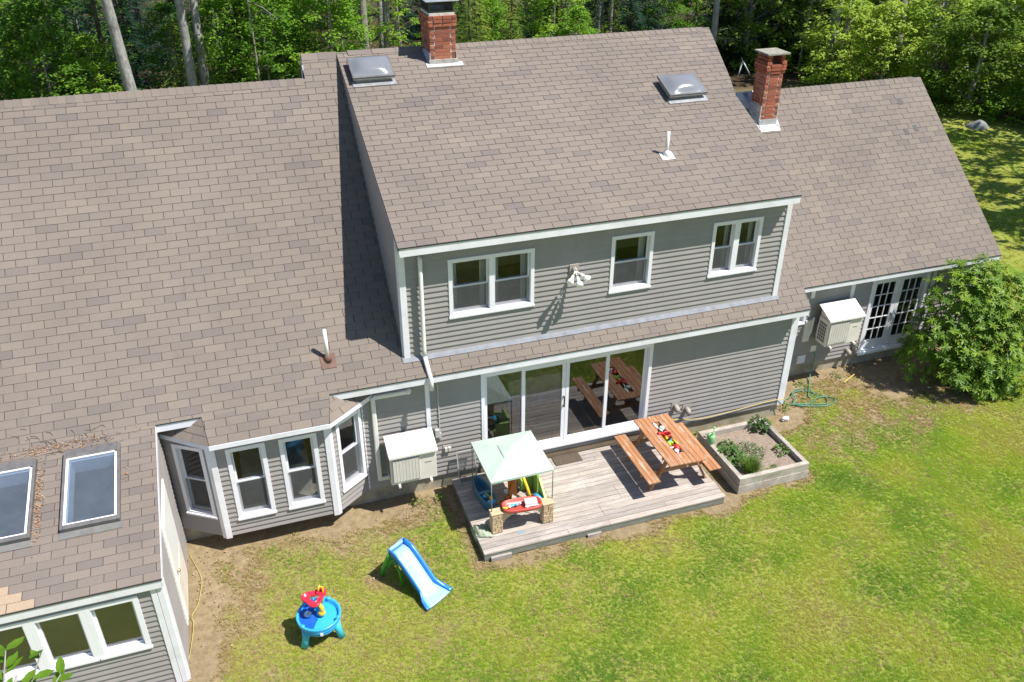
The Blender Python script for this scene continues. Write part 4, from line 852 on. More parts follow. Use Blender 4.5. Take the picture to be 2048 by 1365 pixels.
def leafy(name, label, c, r, h, n, ls, mat, seed, group='plants in the raised bed', stems=6):
    rg = random.Random(seed); t = thing(name, label, 'plant', c, group); m, st = MB(), MB()
    for i in range(stems):
        a = rg.uniform(0, 6.28); q = r*rg.uniform(.3, .8); st.tube([(c[0], c[1], c[2]), (c[0]+q*.5*math.cos(a), c[1]+q*.5*math.sin(a), c[2]+h*.6), (c[0]+q*math.cos(a), c[1]+q*math.sin(a), c[2]+h*.85)], .005, 5)
    for i in range(n):
        a = rg.uniform(0, 6.28); q = r*math.sqrt(rg.random()); z = h*rg.uniform(.25, 1)*(1-.45*(q/r)**2); p = Vector((c[0]+q*math.cos(a), c[1]+q*math.sin(a), c[2]+z))
        b_ = a+rg.uniform(-.9, .9); d = Vector((math.cos(b_), math.sin(b_), rg.uniform(-.5, .35))).normalized(); s = d.cross(Vector((0, 0, 1))).normalized(); s = (s+Vector((0, 0, rg.uniform(-.4, .4)))).normalized(); L = ls*rg.uniform(.6, 1.2); up = Vector((0, 0, 1))
        m.add([p-d*L*.1, p+d*L*.35+s*L*.3-up*L*.03, p+d*L*.9-up*L*.1, p+d*L*.35-s*L*.3-up*L*.03, p+d*L*.4+up*L*.04], [(0, 1, 4), (1, 2, 4), (2, 3, 4), (3, 0, 4)])
    m.build('leaves', mat, t); st.build('stems', mat, t)
leafy('tomato_plant', 'dark leafy plant at the far right corner of the raised bed', (10.03, -.58, .23), .20, .30, 120, .09, M_PL, 1)
leafy('squash_plant', 'broad leaved plant beside the left timber of the raised bed', (8.93, -1.22, .23), .22, .22, 95, .12, M_PL, 2)
leafy('bean_plant', 'small leafy plant behind the broad leaved one in the bed', (9.06, -.93, .23), .15, .16, 45, .09, M_PL, 3)
leafy('herb_plant', 'loose grey green herb in the middle of the raised bed', (9.40, -1.20, .23), .30, .12, 240, .05, M_PL, 4)
leafy('pepper_plant', 'small plant by the right timber of the raised bed', (10.0, -1.42, .23), .13, .17, 45, .08, M_PL, 5)
leafy('weed', 'tiny seedling near the front timber of the raised bed', (9.62, -1.76, .23), .05, .05, 12, .04, M_PL, 6)
leafy('lettuce_plant', 'low leafy plant just behind the grass clump in the bed', (9.05, -1.48, .23), .19, .17, 85, .09, M_PL, 7)
t = thing('grass_clump', 'bright green clump of chives spilling over the front timber', 'plant', (9.10, -1.73, .23), 'plants in the raised bed'); rg = random.Random(9); m = MB()
for i in range(620):
    a = rg.uniform(0, 6.28); q = .12*math.sqrt(rg.random()); x, y = 9.10+q*math.cos(a), -1.73+q*math.sin(a); L = rg.uniform(.14, .38); b_ = a+rg.uniform(-.5, .5); out = rg.uniform(.15, .8)*L; dx, dy = math.cos(b_), math.sin(b_); h = math.sqrt(max(.01, L*L-out*out)); wv = .003
    m.add([(x-dy*wv, y+dx*wv, .22), (x+dy*wv, y-dx*wv, .22), (x+dx*out*.4+dy*wv, y+dy*out*.4-dx*wv, .22+h*.65), (x+dx*out*.4-dy*wv, y+dy*out*.4+dx*wv, .22+h*.65), (x+dx*out, y+dy*out, .22+h*.9)], [(0, 1, 2, 3), (3, 2, 4)])
for i in range(240):
    x, y = rg.uniform(9.0, 9.6), rg.uniform(-1.97, -1.80); m.add([(x, y, .30), (x+.006, y, .30), (x+rg.uniform(.02, .12), y-rg.uniform(.08, .18), rg.uniform(.24, .36))], [(0, 1, 2)])
m.build('blades', M_PLG, t)
# watering can on the timber
t = thing('watering_can', 'green plastic watering can on the left timber of the raised bed', 'watering can', (8.73, -.80, .345)); M_CAN = pc('can_green', (.20, .46, .20), .4)
MB().lathe([(.075, 0), (.085, .02), (.085, .15), (.07, .185), (.03, .20), (.028, .185)], (8.73, -.80, .346), 16, 1, 1.05).build('body', M_CAN, t, True)
MB().tube([(8.78, -.78, .40), (8.83, -.73, .50), (8.84, -.70, .60)], [.018, .013, .012], 8).ball((8.842, -.695, .615), .03, 8, 1, 1, .6).build('spout', M_CAN, t, True)
MB().tube([(8.70, -.82, .535), (8.70, -.85, .60), (8.73, -.86, .62), (8.755, -.82, .61), (8.76, -.79, .54)], .011, 8).build('handle', M_CAN, t, True)
# ================================================================== PLAY PATIO WITH CANOPY
M_STONE = plain('moulded_stone', (.50, .37, .23), .6, .3, 14, .6, dirt=((.33, .24, .12), 9, .7)); M_TANP = pc('tan_plastic', (.56, .42, .27), .5); M_FAB = plain('mint_canvas', (.46, .57, .50), .75, .05, 3, .15); M_POLE = plain('grey_tube', (.30, .29, .27), .4, .15, 6, metal=.5)
pp = thing('play_patio', 'toy patio kitchen with mint green canopy on thin poles', 'play set', (4.37, -1.1, .17))
kx0, kx1, ky0, ky1, kz = 3.79, 4.955, -1.685, -.475, 1.30; ax, ay, az = 4.37, -1.075, 1.50
m = MB(); N = 10
def canopy_pt(u, v, ins=0):
    x, y = kx0+(kx1-kx0)*u, ky0+(ky1-ky0)*v; e = max(abs(2*u-1), abs(2*v-1)); cr = abs(abs(2*u-1)-abs(2*v-1)); return (x, y, kz+(az-kz)*(1-e)**.92-.018*min(1, cr*1.2)*e*(1-e)*4+.006*nz(x, y, 6, 4))
for j in range(2*N+1):
    for i in range(2*N+1): m.v.append(canopy_pt(i/(2*N), j/(2*N)))
W2 = 2*N+1; m.f = []
for j in range(2*N):
    for i in range(2*N):
        a, b_, c, d = j*W2+i, j*W2+i+1, (j+1)*W2+i+1, (j+1)*W2+i
        m.f += [(a, b_, c), (a, c, d)] if (i < N) == (j < N) else [(a, b_, d), (b_, c, d)]
m.t = [0]*len(m.f); cn = m.build('canopy', M_FAB, pp)
m = MB()
for (xa, ya), (xb, yb) in (((kx0, ky0), (kx1, ky0)), ((kx1, ky0), (kx1, ky1)), ((kx1, ky1), (kx0, ky1)), ((kx0, ky1), (kx0, ky0))): m.bar((xa, ya, kz-.018), (xb, yb, kz-.018), .006, .042)
m.build('valance', M_FAB, cn)
c4 = [(ax-.2, ay-.21), (ax+.2, ay-.21), (ax+.2, ay+.21), (ax-.2, ay+.21)]; m = MB(); z_ = kz+(az-kz)*.66
m.add([(*p, z_+.010) for p in c4]+[(ax, ay, az+.022)], [(0, 1, 4), (1, 2, 4), (2, 3, 4), (3, 0, 4)]); m.build('vent_flap', M_FAB, cn)
for x, y, zb in ((3.80, -1.675, .62), (4.945, -1.675, .62), (3.80, -.485, .172), (4.945, -.485, .172)): MB().tube([(x, y, zb), (x, y, kz-.02)], .010, 8).build('pole', M_POLE, pp, True)
def stones(x0, x1, y0, y1, z0, z1, seed):
    rg = random.Random(seed); o = MB().box(x0, x1, y0, y1, z0, z1).build('pillar', M_TANP, pp, bevel=.012)
    z = z0+.01
    while z < z1-.03:
        h = rg.uniform(.045, .075); h = min(h, z1-.01-z); x = x0+.006
        while x < x1-.02:
            w_ = min(rg.uniform(.05, .12), x1-.006-x); MB().box(x+.003, x+w_-.003, y0-.014-rg.uniform(0, .008), y0+.01, z+.003, z+h-.003).build('stone', M_STONE, o, bevel=.006); x += w_
        z += h
    MB().box(x0-.008, x1+.008, y0-.02, y1+.006, z1, z1+.03).build('ledge', M_TANP, o, bevel=.008)
stones(3.775, 3.985, -1.75, -1.60, .172, .60, 1); stones(4.73, 4.94, -1.78, -1.62, .172, .60, 2)
m = MB(); N = 14
for i in range(N+1):
    x = 3.985+(4.73-3.985)*i/N; zz = .36+.20*math.sin(math.pi*i/N)**.6; m.v += [(x, -1.74, zz), (x, -1.74, .62), (x, -1.60, zz), (x, -1.60, .62)]
for i in range(N):
    a = 4*i; m.f += [(a, a+4, a+5, a+1), (a+2, a+3, a+7, a+6), (a, a+2, a+6, a+4), (a+1, a+5, a+7, a+3)]
m.t = [0]*len(m.f); m.build('arched_counter', M_TANP, pp)
def oval(m, cx, cy, rx, ry, z0, z1, n=26, k=.55):
    for z in (z0, z1):
        for i in range(n):
            a = 2*PI*i/n; ca, sa = math.cos(a), math.sin(a); m.v.append((cx+rx*math.copysign(abs(ca)**k, ca), cy+ry*math.copysign(abs(sa)**(k+.15), sa)-.05*0, z))
M_REDB = pc('brick_red_plastic', (.50, .075, .055), .4)
def tray(prof, c, n=28, k=.6, mat=None, rot=0.0, par=None, nm='basin'):
    m = MB(); cr, sr = math.cos(rot), math.sin(rot)
    for rx, ry, z in prof:
        for i in range(n):
            a = 2*PI*i/n; ca, sa = math.cos(a), math.sin(a); x = rx*math.copysign(abs(ca)**k, ca); y = ry*math.copysign(abs(sa)**k, sa); m.v.append((c[0]+x*cr-y*sr, c[1]+x*sr+y*cr, c[2]+z))
    for j in range(len(prof)-1):
        for i in range(n): m.f.append((j*n+i, j*n+(i+1) % n, (j+1)*n+(i+1) % n, (j+1)*n+i))
    m.f.append(tuple(reversed(range(n)))); m.f.append(tuple((len(prof)-1)*n+i for i in range(n))); m.t = [0]*len(m.f)
    return m.build(nm, mat, par, True)
bs = tray([(.31, .12, -.06), (.36, .165, -.03), (.365, .17, .03), (.35, .155, .04), (.33, .135, .03), (.31, .12, -.02)], (4.355, -1.70, .66), mat=M_REDB, rot=-.09, par=pp)
k = MB(); 
for i in range(9):
    a = PI*i/8; k.v += [(4.40, -1.70-.085*math.cos(a), .69+.075*math.sin(a)), (4.62, -1.72-.085*math.cos(a), .69+.075*math.sin(a))]
k.f = [(2*i, 2*i+1, 2*i+3, 2*i+2) for i in range(8)]+[tuple(range(0, 18, 2)), tuple(range(17, 0, -2))]; k.t = [0]*len(k.f); k.build('grill_lid', pc('silver_plastic', (.55, .55, .58), .3), bs)
MB().tube([(4.38, -1.81, .70), (4.63, -1.83, .70)], .012, 8).box(4.40, 4.44, -1.84, -1.80, .67, .71).build('lid_handle', T_WHT, bs)
M_GRNP = pc('leaf_green_panel', (.30, .50, .10), .45)
for nm, pts in (('bench_panel', [(4.90, -1.0, .17), (4.90, -.60, .17), (4.90, -.60, .78), (4.90, -.95, .80), (4.90, -1.02, .60)]), ('bench_panel', [(4.91, -1.55, .17), (4.91, -1.05, .17), (4.91, -1.05, .62), (4.91, -1.45, .35), (4.91, -1.55, .30)])):
    MB().prism(pts, [(p[0]+.05, p[1], p[2]) for p in pts]).build(nm, M_GRNP, pp, bevel=.01)
MB().box(4.66, 4.90, -.80, -.55, .17, .42).box(4.62, 4.92, -.55, -.50, .17, .75).build('bench_seat', M_GRNP, pp, bevel=.015)
DT = 'toys on the deck under the canopy'
toy('toy_fish', 'blue and white toy fish lying in the red basin', 'toy', (4.20, -1.70, .68), [('body', MB().ball((4.17, -1.69, .69), .045, 8, 1.3, .8, .5).ball((4.26, -1.70, .695), .04, 8, 1.0, .8, .5), T_LBLUE), ('tail', MB().ball((4.12, -1.72, .70), .03, 8, 1, 1, .4).ball((4.33, -1.68, .70), .03, 8, .7, 1.2, .5), T_WHT)], DT)
toy('toy_starfish', 'yellow toy starfish on the left end of the red basin', 'toy', (4.03, -1.72, .70), [('arms', MB().ball((4.03, -1.72, .705), .03, 8, 1.6, .6, .4).ball((4.05, -1.75, .705), .026, 8, 1.4, .7, .4), T_YEL), ('spots', MB().ball((4.03, -1.72, .716), .010, 6), T_BLK)], DT)
t = thing('toy_ride_on', 'orange and yellow toy cart under the green canopy', 'toy', (4.53, -.90, .17), DT)
MB().prism([(4.34, -1.02, .40), (4.50, -1.06, .30), (4.60, -.72, .62), (4.44, -.70, .66)], [(4.33, -.98, .43), (4.50, -1.02, .34), (4.60, -.68, .65), (4.43, -.66, .69)]).build('seat_shell', T_ORG, t, bevel=.015)
MB().tube([(4.35, -1.04, .20), (4.38, -1.02, .40), (4.52, -.92, .62), (4.62, -.74, .70)], [.03, .035, .03, .03], 10).build('side_rail', T_ORG, t, True)
MB().tube([(4.62, -.70, .72), (4.66, -.86, .60), (4.70, -1.05, .42), (4.72, -1.14, .30)], [.03, .034, .03, .026], 10).build('handle', T_YEL, t, True)
for x, y in ((4.36, -1.05), (4.60, -.80)): MB().lathe([(.06, -.02), (.07, 0), (.06, .02)], (0, 0, 0), 14, M=lambda a, b_, c, x=x, y=y: (x+c, y+a, .245+b_)).build('wheel', T_BLK, t, True)
toy('toy_tractor', 'small white and orange toy car beside the orange cart', 'toy', (4.32, -.98, .17), [('body', MB().box(4.27, 4.36, -1.06, -.92, .21, .32), T_ORG), ('cab', MB().box(4.28, 4.35, -1.0, -.93, .32, .42), T_WHT), ('wheel', MB().ball((4.28, -1.07, .22), .045, 8, .6, 1, 1).ball((4.36, -1.07, .22), .045, 8, .6, 1, 1), T_BLUE)], DT)
toy('ball', 'cream toy ball beside the orange cart', 'toy', (4.50, -1.16, .17), [('shell', MB().ball((4.50, -1.16, .255), .085, 12), pc('cream_plastic', (.72, .62, .46))), ('valve', MB().ball((4.47, -1.20, .33), .012, 6), T_ORG)], DT)
def bucket(label, x, y, mat, r=.07, h=.14):
    toy('bucket', label, 'bucket', (x, y, .17), [('pail', MB().lathe([(r*.75, 0), (r, h), (r*1.08, h), (r*1.05, h-.012), (r*.92, h-.01), (r*.7, .012)], (x, y, .172), 16), mat), ('handle', MB().tube([(x-r*math.cos(a), y-r*.25, .172+h+r*.8*math.sin(a)) for a in [PI*i/8 for i in range(9)]], .005, 6), T_WHT)], DT)
bucket('blue toy bucket beside the yellow one behind the red basin', 4.36, -1.33, T_BLUE); bucket('yellow toy bucket tipped behind the red basin', 4.24, -1.36, T_YEL); bucket('pale blue toy bucket near the green bench panel', 4.73, -1.30, T_LBLUE)
toy('storage_box', 'translucent sky blue box against the green bench panel', 'box', (4.84, -1.22, .17), [('box', MB().box(4.79, 4.895, -1.32, -1.16, .172, .36), T_LBLUE), ('rim', MB().box(4.782, 4.90, -1.328, -1.152, .35, .368), T_LBLUE)], DT)
# boat shaped sand table
t = thing('toy_boat', 'dark teal plastic toy boat at the left edge of the deck', 'toy boat', (3.95, -.78, .17)); M_TEAL = pc('teal_plastic', (.045, .17, .26), .4)
prof = []
bo = MB(); n = 24
def boat_ring(sc, z, inn):
    for i in range(n):
        a = 2*PI*i/n; ca, sa = math.cos(a), math.sin(a); ry = .46*sc-inn; rx = (.15*(1-.35*max(0, sa)**2))*sc-inn; x = rx*math.copysign(abs(ca)**.7, ca); y = ry*sa; q = .17; bo.v.append((3.93+x*math.cos(q)-y*math.sin(q)*.6, -.78+x*math.sin(q)+y*math.cos(q), z))
for sc, z, inn in ((.8, .172, 0), (.95, .26, 0), (1.0, .37, 0), (1.03, .39, 0), (1.0, .395, .02), (.97, .36, .025), (.85, .22, .03)): boat_ring(sc, z, inn)
for j in range(6):
    for i in range(n): bo.f.append((j*n+i, j*n+(i+1) % n, (j+1)*n+(i+1) % n, (j+1)*n+i))
bo.f += [tuple(reversed(range(n))), tuple(6*n+i for i in range(n))]; bo.t = [0]*len(bo.f); bo.build('hull', M_TEAL, t, True)
MB().box(3.82, 4.06, -.86, -.78, .30, .36).build('thwart', M_TEAL, t, bevel=.01); MB().ball((3.97, -1.14, .37), .10, 10, 1.0, .7, .25).build('bow_cover', T_LBLUE, t, True)
toy('toy_shovel', 'lime and yellow toy shovel lying in the teal boat', 'toy', (3.96, -1.0, .36), [('scoop', MB().ball((3.99, -1.04, .38), .05, 8, .8, 1.1, .4), T_YEL), ('handle', MB().tube([(3.98, -1.0, .38), (3.93, -.90, .39)], .012, 8), T_LIME)], DT)
toy('toy_rake', 'small blue toy rake lying in the teal boat', 'toy', (3.90, -.93, .36), [('head', MB().box(3.86, 3.93, -.99, -.90, .35, .38), T_LBLUE), ('handle', MB().tube([(3.9, -.92, .37), (3.88, -.84, .39)], .012, 8), T_BLUE)], DT)
MB().prism([(4.08, -1.0, .173), (4.20, -.92, .173), (4.22, -.95, .173), (4.12, -1.04, .173)], [(4.08, -1.0, .19), (4.20, -.92, .19), (4.22, -.95, .19), (4.12, -1.04, .19)]).build('toy_paddle', T_ORG, None, bevel=.004, label='flat orange toy paddle on the boards beside the boat', cat='toy')
# window screen leaning on the wall
t = thing('window_screen', 'grey framed insect screen leaning on the wall behind the canopy', 'screen', (3.77, -.15, .17)); fs = Fr((0, -.22, 0), (1, 0, 0), (0, -1, 0)); lean = lambda a, d, z: Vector((a, -.26-d+(z-.17)*.22, z))
rect_frame(MB(), lean, 3.59, 3.96, .175, .86, .022, 0, .014).build('frame', plain('aluminium', (.55, .55, .55), .4, .1, 5, metal=.5), t); MB().box(3.605, 3.945, .004, .007, .19, .845, lean).build('mesh', M_SCREEN, t)
# crumpled bag on the deck corner
t = MB(); rg = random.Random(6)
for i in range(15):
    for j in range(9):
        u, v = i/14, j/8; x = 3.47+.30*u; y = -1.40-.34*v-.10*u; z = .20+.05*math.sin(PI*v)*math.sin(PI*u)+rg.uniform(-.022, .022)+(-.10*max(0, .25-u)/.25)
        t.v.append((x, y, z))
t.f = [(i*9+j, i*9+j+1, (i+1)*9+j+1, (i+1)*9+j) for i in range(14) for j in range(8)]; t.t = [0]*len(t.f)
o = t.build('soil_bag', plain('faded_bag', (.33, .37, .28), .5, .4, 9, dirt=((.10, .24, .10), 7, .8)), None, True, label='crumpled faded green soil bag at the left edge of the deck', cat='bag'); o.modifiers.new('s', 'SOLIDIFY').thickness = .03
MB().box(4.22, 4.30, -1.88, -1.86, .173, .178).box(4.29, 4.36, -1.875, -1.865, .173, .18).build('hair_clip', T_LBLUE, None, label='tiny blue plastic strip on boards under the toy counter', cat='toy')
# ================================================================== WATER TABLE
wx, wy = .585, -2.83; t = thing('water_table', 'round blue toy water table with red and yellow tower', 'water table', (wx, wy, 0)); M_WB = pc('pool_blue', (.035, .38, .78), .3); M_WB2 = pc('deep_blue', (.01, .10, .52), .3); M_WC = pc('aqua_leg', (.05, .50, .66), .35)
tb = MB().lathe([(.24, .20), (.30, .24), (.335, .36), (.35, .42), (.345, .432), (.315, .432), (.305, .41), (.28, .33), (.10, .325), (.06, .34)], (wx, wy, 0), 36).build('basin', M_WB, t, True)
MB().lathe([(.295, .255), (.312, .262), (.318, .28), (.305, .292)], (wx, wy, 0), 36).lathe([(.318, .32), (.332, .327), (.338, .345), (.325, .355)], (wx, wy, 0), 36).build('rib', M_WB, tb, True)
m = MB(); 
for j in range(8):
    for i in range(13):
        a = PI*.62+PI*.75*i/12; r = .30*j/7; m.v.append((wx+r*math.cos(a), wy+r*math.sin(a), .335+.085*math.sin(PI*.5*j/7)*(1-.2*j/7)))
m.f = [(j*13+i, j*13+i+1, (j+1)*13+i+1, (j+1)*13+i) for j in range(7) for i in range(12)]; m.t = [0]*len(m.f); m.build('ramp', M_WB2, tb, True)
MB().lathe([(.055, 0), (.06, .02), (.03, .03)], (wx-.16, wy+.05, .40), 12).build('cup_well', pc('ice_blue', (.45, .70, .90)), tb, True)
for a in (-.55, .95, 2.2, 3.75):
    a += .0; px, py = wx+.27*math.cos(a), wy+.27*math.sin(a); qx, qy = wx+.345*math.cos(a), wy+.345*math.sin(a)
    MB().tube([(px, py, .30), (px+(qx-px)*.4, py+(qy-py)*.4, .16), (qx, qy, .002)], [.075, .055, .062], 12).build('leg', M_WC, t, True); MB().ball((wx+.325*math.cos(a), wy+.325*math.sin(a), .435), .035, 8, 1, 1, .5).build('lug', M_WB, t, True)
MB().lathe([(.07, .33), (.055, .40), (.04, .44), (.035, .62), (.05, .66)], (wx+.02, wy+.06, 0), 14).build('tower', M_WB, t, True)
MB().tube([(wx+.05, wy+.0, .42), (wx+.06, wy-.02, .55), (wx+.02, wy+.02, .66)], [.05, .035, .03], 10).ball((wx+.05, wy-.02, .44), .06, 10, 1, .7, 1).build('water_wheel', T_YEL, t, True)
MB().tube([(wx+.06, wy+.08, .50), (wx+.12, wy+.12, .66), (wx+.12, wy+.14, .82), (wx+.07, wy+.14, .86), (wx+.05, wy+.10, .80)], .016, 8).build('spout', T_YEL, t, True)
m = MB(); n = 24
for sc, z in ((1.0, 0), (1.05, .035), (1.0, .05), (.88, .045), (.82, .012), (.50, .010), (.46, .03), (.42, .028), (.40, .0)):
    for i in range(n):
        a = 2*PI*i/n; tri = .165*(1+.22*math.cos(3*(a-.5))); m.v.append((wx-.03+tri*sc*math.cos(a)*1.05, wy+.06+tri*sc*math.sin(a)*.95, .70+z+.10*(tri*sc*math.cos(a))))
for j in range(8):
    for i in range(n): m.f.append((j*n+i, j*n+(i+1) % n, (j+1)*n+(i+1) % n, (j+1)*n+i))
for i in range(n): m.f.append((8*n+i, 8*n+(i+1) % n, (i+1) % n, i))
m.t = [0]*len(m.f); m.build('funnel_tray', pc('cherry_plastic', (.72, .025, .06), .3), t, True)
MB().ball((wx-.05, wy+.05, .70), .035, 8).build('float', T_BLUE, t, True); MB().box(wx-.03, wx+.015, wy-.352, wy-.336, .30, .345).build('sticker', T_WHT, t)
# ================================================================== SLIDE
t = thing('slide', 'blue toddler slide with green ladder on the lawn', 'slide', (2.2, -2.4, 0)); M_SL = pc('slide_blue', (.30, .56, .86), .35); M_SLD = pc('slide_rim_blue', (.02, .22, .66), .3); M_SLG = pc('slide_green', (.05, .36, .03), .4)
T0, T1 = Vector((2.045, -2.015, 0)), Vector((2.52, -2.80, 0)); dr_ = (T1-T0).normalized(); sd_ = Vector((-dr_.y, dr_.x, 0))*-1; Ls = (T1-T0).length
def sp(a, b_, z): return T0+dr_*a+sd_*b_+Vector((0, 0, z))
path = [(-.04, .60), (.04, .605), (.12, .59), (.22, .52), (.36, .40), (.52, .26), (.66, .14), (.78, .075), (.90, .05), (Ls+.03, .045)]
def half(a): return .175+.10*sst(.68, .84, a)
def strip(rows, nm, mat):
    m = MB(); k = len(rows[0])
    for r in rows: m.v += [tuple(p) for p in r]
    m.f = [(i*k+j, i*k+j+1, (i+1)*k+j+1, (i+1)*k+j) for i in range(len(rows)-1) for j in range(k-1)]; m.t = [0]*len(m.f)
    o = m.build(nm, mat, t, True); o.modifiers.new('s', 'SOLIDIFY').thickness = .018; return o
strip([[sp(a, -half(a)*.86, z+.012), sp(a, -half(a)*.5, z), sp(a, 0, z-.004), sp(a, half(a)*.5, z), sp(a, half(a)*.86, z+.012)] for a, z in path], 'chute', M_SL)
for s in (-1, 1): strip([[sp(a, s*half(a)*.86, z+.012), sp(a, s*half(a)*.90, z+.07*(1-.75*sst(.6, .85, a))), sp(a, s*half(a)*.98, z+.085*(1-.75*sst(.6, .85, a))), sp(a, s*half(a)*1.06, z+.06*(1-.75*sst(.6, .85, a))), sp(a, s*half(a)*1.07, z-.05*(1-.9*sst(.6, .9, a)))] for a, z in path], 'side_rim', M_SLD)
strip([[sp(-.05, b_*.185, .60+zz) for b_ in (-1, -.5, 0, .5, 1)] for zz in (0, .06, .09, .05)], 'top_lip', M_SL)
for s in (-1, 1): MB().tube([sp(-.02, s*.165, .60), sp(-.10, s*.175, .42), sp(-.20, s*.19, .18), sp(-.24, s*.20, .0)], [.035, .04, .04, .045], 10).build('ladder_leg', M_SLG, t, True)
for a, z in ((-.16, .20), (-.10, .38)): MB().box(-.03, .03, -.17, .17, -.018, .018, lambda x, y, q, a=a, z=z: sp(a+x, y, z+q)).build('ladder_step', M_SLG, t, bevel=.008)
for s in (-1, 1): MB().tube([sp(.02, s*.15, .55), sp(.16, s*.15, .28), sp(.22, s*.15, .0)], .022, 8).build('strut', M_SLG, t, True)
# ================================================================== CORDS AND HOSE
M_YC = pc('yellow_cord', (.60, .46, .11), .5); M_HOSE = pc('green_hose', (.07, .22, .14), .45)
def smooth_path(p, n=8):
    p = [Vector(q) for q in p]; out = []
    for i in range(len(p)-1):
        a, b_, c, d = p[max(i-1, 0)], p[i], p[i+1], p[min(i+2, len(p)-1)]
        for k in range(n):
            u = k/n; out.append(.5*((2*b_)+(c-a)*u+(2*a-5*b_+4*c-d)*u*u+(3*b_-a-3*c+d)*u**3))
    return out+[p[-1]]
MB().tube(smooth_path([(-1.50, -3.05, .02), (-1.40, -2.6, .02), (-1.335, -2.03, .02), (-1.36, -1.85, .02), (-1.262, -1.62, .02), (-1.187, -1.18, .025), (-1.20, -.95, .02), (-1.27, -.70, .015), (-1.38, -.35, .01)]), .0045, 6).build('extension_cord', M_YC, None, True, label='yellow extension cord on the dirt beside the sunroom wall', cat='cord')
MB().tube(smooth_path([(7.5, -.06, .66), (8.1, -.05, .55), (8.9, -.05, .385), (9.6, -.05, .40), (10.2, -.04, .43), (10.75, -.05, .46), (10.95, -.08, .44), (10.98, -.06, .25), (11.0, -.02, .02)]), .007, 6).build('extension_cord', M_YC, None, True, label='yellow extension cord hung along the wall behind the raised bed', cat='cord')
MB().tube(smooth_path([(13.1, .60, .02), (13.3, .70, .02), (13.55, .82, .02)]), .012, 6).build('cord_end', M_YC, None, True, label='short yellow cord end on the soil below the french doors', cat='cord')
hp = [(12.55, 1.18, .62), (12.56, 1.12, .55), (12.52, 1.10, .25), (12.42, .98, .03), (12.15, .62, .02), (11.95, .35, .02)]
for k in range(30):
    a = k*.62; r = .34+.10*math.sin(k*1.7); hp.append((11.75+.012*k+r*1.25*math.cos(a+.4), .33+r*math.sin(a+.4)*(.8+.2*math.sin(k)), .02+.006*(k % 3)))
hp += [(12.1, .25, .03), (12.35, .22, .03), (12.45, .05, .03), (12.15, -.08, .03), (11.7, .05, .03), (11.4, .28, .03)]
MB().tube(smooth_path(hp[:6]+hp[6:24]+hp[-6:], 5), .013, 6).build('garden_hose', M_HOSE, None, True, label='coiled green garden hose beside the right house corner', cat='hose')
MB().ball((10.95, -.22, .05), .07, 8, 1.3, .8, .5).box(10.86, 11.02, -.26, -.18, .0, .03).build('splash_cup', T_WHT, None, True, label='small white plastic cup at the right house corner', cat='cup')
MB().box(8.44, 8.56, -.30, -.12, .01, .03).box(8.42, 8.46, -.34, -.10, .03, .05).box(8.52, 8.58, -.32, -.12, .03, .045).build('scrap_boards', T_WHT, None, label='white scrap pieces between picnic table and raised bed', cat='scrap')
# twigs and leaves caught on the roofs
leaf_litter('roof_debris', [(-3.05, -1.35, .03, .36, 170), (-3.3, -.42, .35, .05, 60), (-2.8, -.42, .25, .06, 60), (-2.4, -.35, .3, .06, 40), (-1.84, -1.2, .02, .1, 10)], 'dry brown needles and leaves caught beside the sunroom skylights', 8, lambda x, y: zsn(y)+.016 if y < YE else zpl(y)+.016, [(0, (.16, .08, .04)), (.5, (.36, .19, .09)), (1, (.55, .36, .2))])
rg = random.Random(31); m = MB()
for i in range(46):
    x, y = rg.uniform(-3.4, -1.9), rg.gauss(-.36, .12); a = rg.uniform(0, 6.28); L = rg.uniform(.05, .22); zf = lambda x, y: (zsn(y) if y < YE else zpl(y))+.02
    q = [(x, y), (x+L*.5*math.cos(a), y+L*.4*math.sin(a)), (x+L*math.cos(a+.3), y+L*.7*math.sin(a+.3))]; m.tube([(u, v, zf(u, v)) for u, v in q], .0035, 4)
m.build('twigs', plain('twig', (.12, .09, .07), .9, .3, 8), None, kind='stuff', label='dead twigs lying above the sunroom skylights', cat='twigs')
# ================================================================== TREES
M_BARK = plain('grey_bark', (.27, .25, .225), .95, .4, 5, .8, stretch=(3, 3, .7), dirt=((.09, .085, .08), 6, .7)); M_BARKP = plain('pale_bark', (.30, .295, .285), .9, .4, 5, .8, stretch=(3, 3, 1.0), dirt=((.09, .085, .08), 3.5, .85)); M_BARKD = plain('dark_bark', (.12, .095, .075), .95, .4, 6, .8, stretch=(3, 3, .6))
M_LBIRCH = plain('birch_bark', (.62, .56, .50), .85, .2, 4, .3, dirt=((.06, .05, .05), 6, .9))
M_LEAF = leaf_mat('maple_leaf', [(.2, (.070, .155, .022)), (.42, (.150, .295, .034)), (.62, (.235, .40, .042)), (.85, (.38, .50, .075))], .5, .48, False, obj_noise=1.1)
M_LEAFY = leaf_mat('yellowish_leaf', [(.2, (.10, .18, .026)), (.45, (.24, .36, .052)), (.68, (.39, .50, .09)), (.88, (.56, .60, .20))], .5, .46, False, obj_noise=1.3)
M_FIR = leaf_mat('fir_needle', [(.2, (.014, .042, .022)), (.5, (.034, .085, .040)), (.8, (.07, .14, .055))], .55, .15, False, obj_noise=1.2)
M_HEM = leaf_mat('hemlock_needle', [(.2, (.055, .105, .022)), (.45, (.145, .225, .034)), (.65, (.27, .33, .045)), (.88, (.42, .44, .08))], .55, .3, False, obj_noise=1.1)
